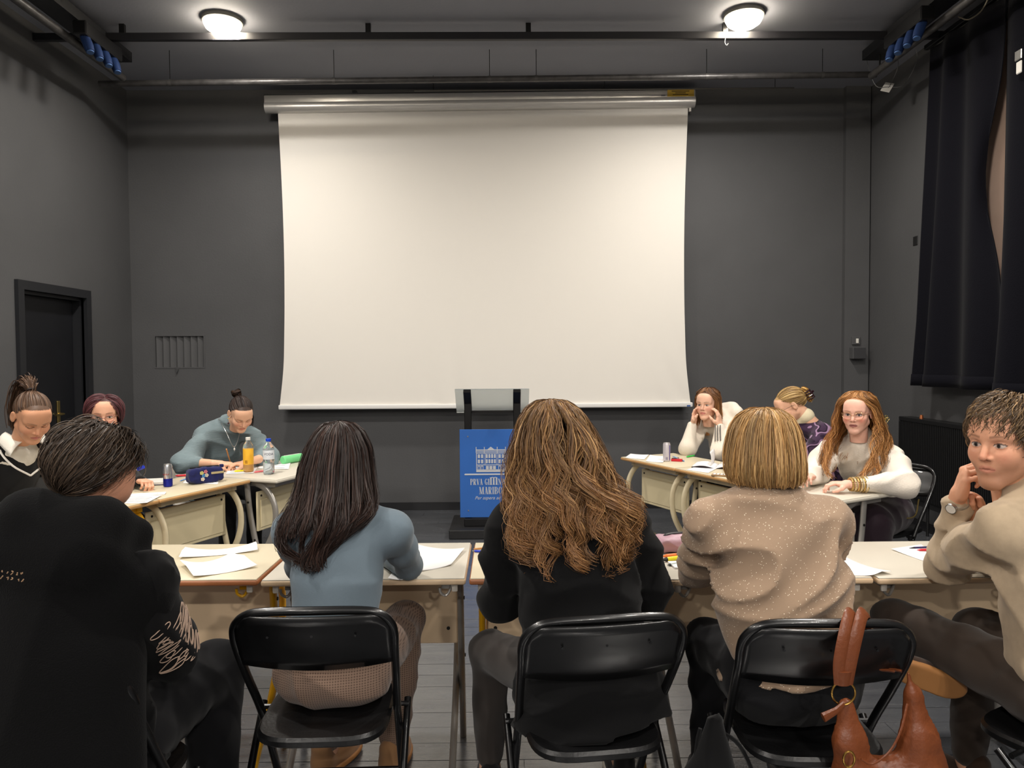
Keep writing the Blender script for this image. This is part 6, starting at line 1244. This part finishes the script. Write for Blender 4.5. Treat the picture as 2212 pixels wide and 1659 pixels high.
# ---- slim drink cans
def can(label, px, scheme):
    c = PZ(px[0], px[1], TZ); t = thing('drink_can', label, 'can', c.tolist(), 0, 'slim drink cans'); R_, Hh = .0265, .133
    if scheme == 'front':
        MB().lathe([(R_*.82, .0), (R_, .006), (R_, .05)], 28).build('blue_band', mat('can_blue', (30, 40, 150), .25, metal=.6), t)
        MB().lathe([(R_, .05), (R_, Hh-.012), (R_*.86, Hh)], 28).build('can_wall', mat('can_silver', (206, 208, 212), .22, metal=.85), t)
        q = MB()
        for s_ in (0, 1): q.add([(R_*1.012*math.sin(a), -R_*1.012*math.cos(a), z) for a, z in ((-1.3-.0, .05), (-.55, .05), (-.75, .12), (-1.3, .12))] if s_ == 0 else [(R_*1.012*math.sin(a), -R_*1.012*math.cos(a), z) for a, z in ((.75, .05), (1.4, .05), (1.4, .06), (.75, .056))], [(0, 1, 2, 3)])
        q.build('blue_wedge', mat('can_blue', (30, 40, 150), .25), t, smooth=False)
    else:
        MB().lathe([(R_*.82, .0), (R_, .006), (R_, Hh-.012), (R_*.86, Hh)], 28).build('can_wall', mat('can_pale', (206, 200, 204), .3, metal=.3), t)
        q = MB()
        for a in (.55, .62, .7, .78, .86): q.add([(R_*1.01*math.sin(b), -R_*1.01*math.cos(b), z) for b, z in ((a, .01), (a+.08, .01), (a+.08, .118), (a, .118))], [(0, 1, 2, 3)])
        q.build('purple_stripe', mat('can_purple', (84, 74, 150), .35), t, smooth=False)
        q = MB()
        for k in range(10):
            a = -.45+.06*k; q.add([(R_*1.012*math.sin(b), -R_*1.012*math.cos(b), z) for b, z in ((a, .012), (a+.03, .012), (a+.03, .032), (a, .032))], [(0, 1, 2, 3)])
        for z in (.115, .10, .092, .084, .066, .058, .05): q.add([(R_*1.012*math.sin(b), -R_*1.012*math.cos(b), z+dz) for b, dz in ((-.5, 0), (.3, 0), (.3, .003), (-.5, .003))], [(0, 1, 2, 3)])
        q.build('printed_panel', mat('print_violet', (96, 90, 130), .5), t, smooth=False)
    if scheme == 'front':
        me = text_mesh('Red Bull', .0125, .15, .0002); m4 = M_plr
        for v in me.vertices:
            a = v.co.x/R_-.15; y = v.co.y; v.co = (R_*1.02*math.sin(a), -R_*1.02*math.cos(a), .072+y)
        obj('brand_lettering', me, m4, t)
    MB().lathe([(R_*.84, Hh-.001), (R_*.86, Hh+.002), (R_*.80, Hh+.002), (R_*.78, Hh-.003), (.001, Hh-.003)], 24).build('lid', M_steel, t); MB().rbox((-.006, -.011, Hh-.0025), (.006, .009, Hh-.001), .0005, 1).build('pull_tab', M_steel, t)
can('silver and blue slim drink can beside the navy pencil case', (363, 1051), 'front')
can('pale purple-striped slim drink can on the far curtain-side desk', (1440, 996), 'back')
# ---- bottles
M_glass = mat('clear_plastic', (236, 240, 240), .06, trans=.92, ior=1.25)
def bottle(label, px, Hh, R_, cap, liquid, lab, name_):
    c = PZ(px[0], px[1], TZ); t = thing(name_, label, 'bottle', c.tolist(), .2, 'plastic drink bottles')
    pr_ = [(R_*.7, 0), (R_*.95, .006), (R_, .02), (R_, Hh*.30), (R_*.95, Hh*.33), (R_, Hh*.36), (R_, Hh*.70), (R_*.92, Hh*.77), (R_*.62, Hh*.85), (R_*.42, Hh*.90), (R_*.42, Hh*.93)]
    MB().lathe(pr_, 24).build('bottle_body', M_glass, t)
    MB().lathe([(R_*.46, Hh*.92), (R_*.47, Hh*.925), (R_*.47, Hh*.99), (R_*.42, Hh)], 20).build('screw_cap', cap, t)
    MB().lathe([(R_*.64, .004), (R_*.9, .009), (R_*.94, .02), (R_*.94, Hh*liquid[1])], 20).build('drink', liquid[0], t)
    return t, R_, Hh
t, R_, Hh = bottle('orange drink bottle with white cap in front of the writing person', (537, 1020), .235, .034, M_white, (mat('juice_orange', (240, 170, 40), .2), .62), None, 'juice_bottle')
MB().lathe([(R_*1.005, .055), (R_*1.01, .056), (R_*1.01, .158), (R_*1.005, .159)], 24).build('label_sleeve', mat('label_orange', (244, 184, 50), .45), t)
q = MB()
for k in range(8):
    a = -.5+.06*k; q.add([(R_*1.025*math.sin(b), -R_*1.025*math.cos(b), z) for b, z in ((a, .062), (a+.03, .062), (a+.03, .084), (a, .084))], [(0, 1, 2, 3)])
for z in (.14, .128, .122, .116, .110, .104, .098): q.add([(R_*1.025*math.sin(b), -R_*1.025*math.cos(b), z+dz) for b, dz in ((-.5, 0), (.5, 0), (.5, .0022), (-.5, .0022))], [(0, 1, 2, 3)])
q.build('label_print', mat('print_brown', (150, 96, 30), .5), t, smooth=False)
t, R_, Hh = bottle('clear water bottle with blue cap beside the orange drink', (581, 1024), .235, .036, mat('cap_blue', (24, 70, 200), .35), (mat('water', (226, 232, 236), .05, trans=.85, ior=1.1), .70), None, 'water_bottle')
MB().lathe([(R_*1.005, .10), (R_*1.01, .101), (R_*1.01, .158), (R_*1.005, .159)], 24).build('label_sleeve', mat('label_white', (224, 228, 232), .4), t)
me = text_mesh('VODA', .022, 0, .0002)
for v in me.vertices:
    a = v.co.x/R_+.1; v.co = (R_*1.02*math.sin(a), -R_*1.02*math.cos(a), .128+v.co.y)
obj('brand_lettering', me, M_pln, t)
q = MB(); q.add([(R_*1.02*math.sin(b), -R_*1.02*math.cos(b), z) for b, z in ((-.4, .115), (.9, .115), (.9, .121), (-.4, .121))], [(0, 1, 2, 3)]); q.build('label_bar', M_pllb, t, smooth=False)
# ---- pencil cases
def pouch(name, label, a, b, hgt, dep, m, z=0., seed=1, h=.004):
    A, B = PZ(*a, TZ), PZ(*b, TZ); c = (A+B)/2; L = np.linalg.norm((B-A)[:2]); ang = math.atan2(B[1]-A[1], B[0]-A[0]); t = thing(name, label, 'pencil case', c.tolist(), ang, 'pencil cases')
    f = Fld((-L/2-.02, -.03, -.02), (L/2+.02, dep+.03, hgt+.03), h)
    f.put(lambda X, Y, Z: np.sqrt(np.maximum(np.abs(X)-(L/2-.022), 0)**2+np.maximum(np.abs(Y-dep/2)-(dep/2-.02), 0)**2+np.maximum(np.abs(Z-hgt/2)-(hgt/2-.02-.10*hgt*(2*X/L)**2), 0)**2)-.02, (-L/2, 0, 0), (L/2, dep, hgt), 0)
    f.folds(.004, 60, seed); f.F = np.maximum(f.F, (.001-f.ax[2])[None, None, :]); V, Q = f.mesh(); obj('case_body', np_mesh('case', V, Q), m, t); return t, L
t, L = pouch('pencil_case', 'navy pencil case with floral embroidery', (410, 1049), (486, 1040), .098, .085, mat_cloth('canvas_navy', (34, 38, 84)), seed=3)
fl2 = MB(); r = np.random.default_rng(5)
em = []
for k, (c_, mm) in enumerate(((( -.035, .068), (196, 190, 120)), ((-.012, .074), (190, 110, 120)), ((-.024, .050), (70, 130, 180)), ((-.006, .052), (200, 190, 170)), ((-.03, .03), (216, 200, 180)))):
    q = MB()
    for j in range(5): q.tube([(c_[0]+.007*math.cos(1.26*j), -.0045, c_[1]+.007*math.sin(1.26*j)), (c_[0]+.007*math.cos(1.26*j), -.002, c_[1]+.007*math.sin(1.26*j))], .0052, 8)
    q.build('embroidered_flower', mat('thread%d' % k, mm, .7), t)
MB().rbox((.022, -.005, .055), (.10, -.001, .068), .001, 1).build('woven_label', mat('label_sand', (176, 160, 120), .6), t)
MB().tube([(-L/2+.02, .045, .097), (0, .045, .1), (L/2-.02, .045, .097)], .004, 6, flat=2).build('zipper', M_plk, t); MB().rbox((L/2-.016, .03, .085), (L/2+.008, .05, .105), .004, 1).build('pull_loop', mat_cloth('canvas_navy', (34, 38, 84)), t)
t, L = pouch('pencil_case', 'soft mauve pencil case with black zip', (1424, 1199), (1535, 1193), .062, .10, mat('leatherette_mauve', (176, 140, 152), .45, bump=(60, .1)), seed=8)
MB().tube(catmull([(-L/2+.012, .03, .03), (-L/2+.035, .05, .052), (-L/4, .055, .064), (0, .055, .068), (L/4, .055, .066), (L/2-.03, .05, .05)], 5), .0045, 6).build('zipper', M_plk, t)
a_, b_ = PZ(610, 1003, TZ), PZ(652, 996, TZ); d = b_-a_; t = thing('pencil_case', 'light green roll pencil case on the far white desk', 'pencil case', ((a_+b_)/2).tolist(), 0, 'pencil cases')
MB().tube([-d/2+V3(0, 0, .03), -d*.46+V3(0, 0, .03), d*.46+V3(0, 0, .03), d/2+V3(0, 0, .03)], [.024, .030, .030, .024], 18).build('case_body', mat_cloth('canvas_mint', (120, 210, 140)), t); MB().tube([-d*.4+V3(0, -.01, .059), d*.4+V3(0, -.01, .059)], .003, 6).build('zipper', M_white, t)
# ---- notebook with papers, tablet box, cup by the door-side desks
c0 = PZ(330, 1049, TZ); t = thing('notebook', 'closed dark-edged notebook beside the silver and blue can', 'notebook', c0.tolist(), .25); MB().rbox((-.11, -.0, 0), (.07, .17, .004), .001, 1).build('cover', mat('cover_dark', (50, 36, 52), .5), t); MB().rbox((-.105, .004, .004), (.066, .166, .016), .001, 1).build('pages', M_paper, t); MB().rbox((-.11, -.0, .016), (.07, .17, .019), .001, 1).build('front_cover', M_white, t)
c0 = PZ(322, 1071, TZ); t = thing('paper_stack', 'flat white booklet in front of the dark-edged notebook', 'booklet', c0.tolist(), .3); MB().rbox((-.11, 0, 0), (.08, .06, .008), .002, 1).build('pages', M_paper, t); MB().box((.03, .01, .008), (.045, .02, .0084)).build('printed_mark', M_ink, t)
c0 = PZ(272, 1060, TZ); t = thing('plastic_cup', 'clear plastic cup on the desk behind the black coat', 'cup', c0.tolist()); MB().lathe([(.024, 0), (.026, .002), (.034, .09), (.035, .092), (.032, .09), (.024, .004), (.001, .003)], 20).build('cup_wall', M_glass, t); MB().lathe([(.034, .088), (.036, .09), (.036, .094), (.034, .096)], 20).build('rim', M_glass, t)
# ---- curtain side: red box, open book, phone
c0 = PZ(1461, 997, TZ); t = thing('eraser_box', 'small red box beside the slim can', 'box', c0.tolist(), -.4); MB().rbox((-.038, 0, 0), (.04, .03, .018), .002, 1).build('box_body', M_plr, t); MB().rbox((-.036, .002, .018), (.0, .028, .022), .002, 1).build('lid', M_plk, t); MB().tube([(.01, .015, .018), (.012, .016, .03)], .006, 8).build('knob', M_steel, t)
c0 = PZ(1548, 1008, TZ); t = thing('open_book', 'open book with one page standing up, on the oak-edged desk', 'book', c0.tolist(), -.40)
for s in (-1, 1):
    o = MB().grid(lambda u, v: (s*u*.15, v*.21-.105, .004+.022*math.sin(u*2.6)*(1-u*.3)), 10, 4).build('page_block', M_paper, t); o.modifiers.new('thickness', 'SOLIDIFY').thickness = .006
    MB().grid(lambda u, v: (s*u*.155, v*.216-.108, .0005+.012*math.sin(u*2.6)*(1-u*.5)), 10, 4).build('cover', mat('book_dark', (46, 32, 40), .5), t).modifiers.new('thickness', 'SOLIDIFY').thickness = .002
MB().grid(lambda u, v: (-.03-.02*v+.02*math.sin(v*2), -.10+.205*u, .012+.10*v), 6, 6).build('raised_page', M_paper, t).modifiers.new('thickness', 'SOLIDIFY').thickness = .0006
c0 = PZ(1550, 1029, TZ); t = thing('calculator', 'flat tan calculator at the oak desk edge', 'calculator', c0.tolist(), -.45); MB().rbox((-.04, -.005, 0), (.11, .06, .010), .003, 1).build('shell', mat('calc_tan', (150, 120, 84), .5), t)
for i in range(5):
    for j in range(2): MB().rbox((-.03+i*.022, .005+j*.022, .010), (-.014+i*.022, .02+j*.022, .013), .001, 1).build('key', M_paper, t)
# ================================================================ leather bag on the chair back
M_lea = mat('leather_tan', (112, 59, 31), .40, bump=(55, .25), var=(7, .12)); BY = 1.87
def bp(px, py, y=BY): return PY(px, py, y)
c0 = bp(1900, 1500); t = thing('leather_bag', 'tan leather slouch bag hanging by its strap on the chair back', 'bag', c0.tolist())
topz = PY(1850, 1335, 1.89)
f = Fld(bp(1785, 1780)-V3(.05, .12, .05), bp(2070, 1320)+V3(.08, .10, .05), .006)
# crescent body: two horns meeting in a sagging sack
for a_, b_, ra, rb in ((bp(1828, 1525), bp(1836, 1600), .016, .034), (bp(1836, 1600), bp(1850, 1690), .034, .055), (bp(1850, 1690), bp(1930, 1760), .055, .07), (bp(1930, 1760), bp(2000, 1700), .07, .060), (bp(2000, 1700), bp(1985, 1600), .060, .042), (bp(1985, 1600), bp(1970, 1500), .042, .018), (bp(1970, 1500), bp(1962, 1455), .018, .009), (bp(1870, 1690), bp(1990, 1660), .050, .050)):
    f.cap(a_, b_, ra, rb, k=.03)
f.folds(.008, 42, 6, (1, 1, .4)); V, Q = f.mesh(); V[:, 1] = BY+(V[:, 1]-BY)*.75; obj('bag_body', np_mesh('bag', V-c0, Q), M_lea, t)
M_gold = mat('gold', (206, 160, 84), .25, metal=1)
MB().tube([bp(1822, 1497, BY-.02)-c0+V3(.030*math.cos(q), 0, .030*math.sin(q)) for q in np.linspace(0, 6.283, 26, endpoint=False)], .0028, 8, closed=True).build('ring', M_gold, t)
for dx in (-.016, .016):
    st_ = [bp(1822, 1478, BY-.02)+V3(dx*.5, 0, .0), bp(1826, 1430, BY-.025)+V3(dx*.9, 0, 0), bp(1838, 1370, BY-.02)+V3(dx, 0, 0), bp(1848, 1336, 1.875)+V3(dx, 0, .006), bp(1856, 1331, 1.90)+V3(dx, 0, .010), bp(1858, 1340, 1.925)+V3(dx, 0, .0), bp(1868, 1400, 1.935)+V3(dx, 0, 0), bp(1900, 1440, 1.94)+V3(dx, 0, 0), bp(1940, 1450, 1.92)+V3(dx*.6, 0, 0)]
    MB().tube([z-c0 for z in catmull(st_, 6)], .0165, 10, flat=.28, up=(1, 0, 0)).build('strap', M_lea, t)
MB().tube([bp(1822, 1480, BY-.02)-c0, bp(1824, 1450, BY-.025)-c0], [.016, .020], 10, flat=.4, up=(1, 0, 0)).build('strap_end', M_lea, t)
kn = [bp(1822, 1520, BY-.025), bp(1806, 1535, BY-.035), bp(1778, 1550, BY-.04)]; MB().tube([z-c0 for z in kn], [.007, .010, .014], 8, flat=.6).build('knot_end', M_lea, t)
MB().tube([bp(1834, 1640, BY-.05)-c0+V3(.014*math.cos(q), 0, .02*math.sin(q)) for q in np.linspace(0, 6.283, 20, endpoint=False)], .003, 8, closed=True).build('buckle', M_gold, t)
seam = [bp(1860, 1640, BY-.046), bp(1885, 1650, BY-.046), bp(1920, 1625, BY-.044), bp(1945, 1580, BY-.038), bp(1960, 1520, BY-.02)]; MB().tube([z-c0 for z in catmull(seam, 5)], .003, 6).build('rolled_seam', M_lea, t)
# black bag standing on the floor
c0 = np.array([.555, 2.02, 0]); t = thing('tote_bag', 'black cloth bag standing on the floor beside the chair with the leather bag', 'bag', c0.tolist())
f = Fld((-.16, -.12, -.02), (.16, .12, .54), .007); f.loft((0, 0, .0), (0.02, 0, .50), V3(1, 0, 0), V3(0, 1, 0), [0, .3, .6, .85, 1.], np.array([.10, .095, .08, .05, .02]), np.array([.085, .08, .06, .035, .015]), 0, k=0); f.folds(.012, 30, 2, (1, 1, .4)); f.F = np.maximum(f.F, (.001-f.ax[2])[None, None, :]); V, Q = f.mesh(); obj('bag_body', np_mesh('tote', V, Q), mat_cloth('cloth_black', (13, 13, 14)), t)
for s in (-1, 1): MB().tube(catmull([(.0+s*.02, 0, .47), (.03+s*.06, .0, .42), (.05+s*.09, .01, .30), (.03+s*.10, .01, .2)], 5), .006, 8).build('handle', mat_cloth('cloth_black', (13, 13, 14)), t)
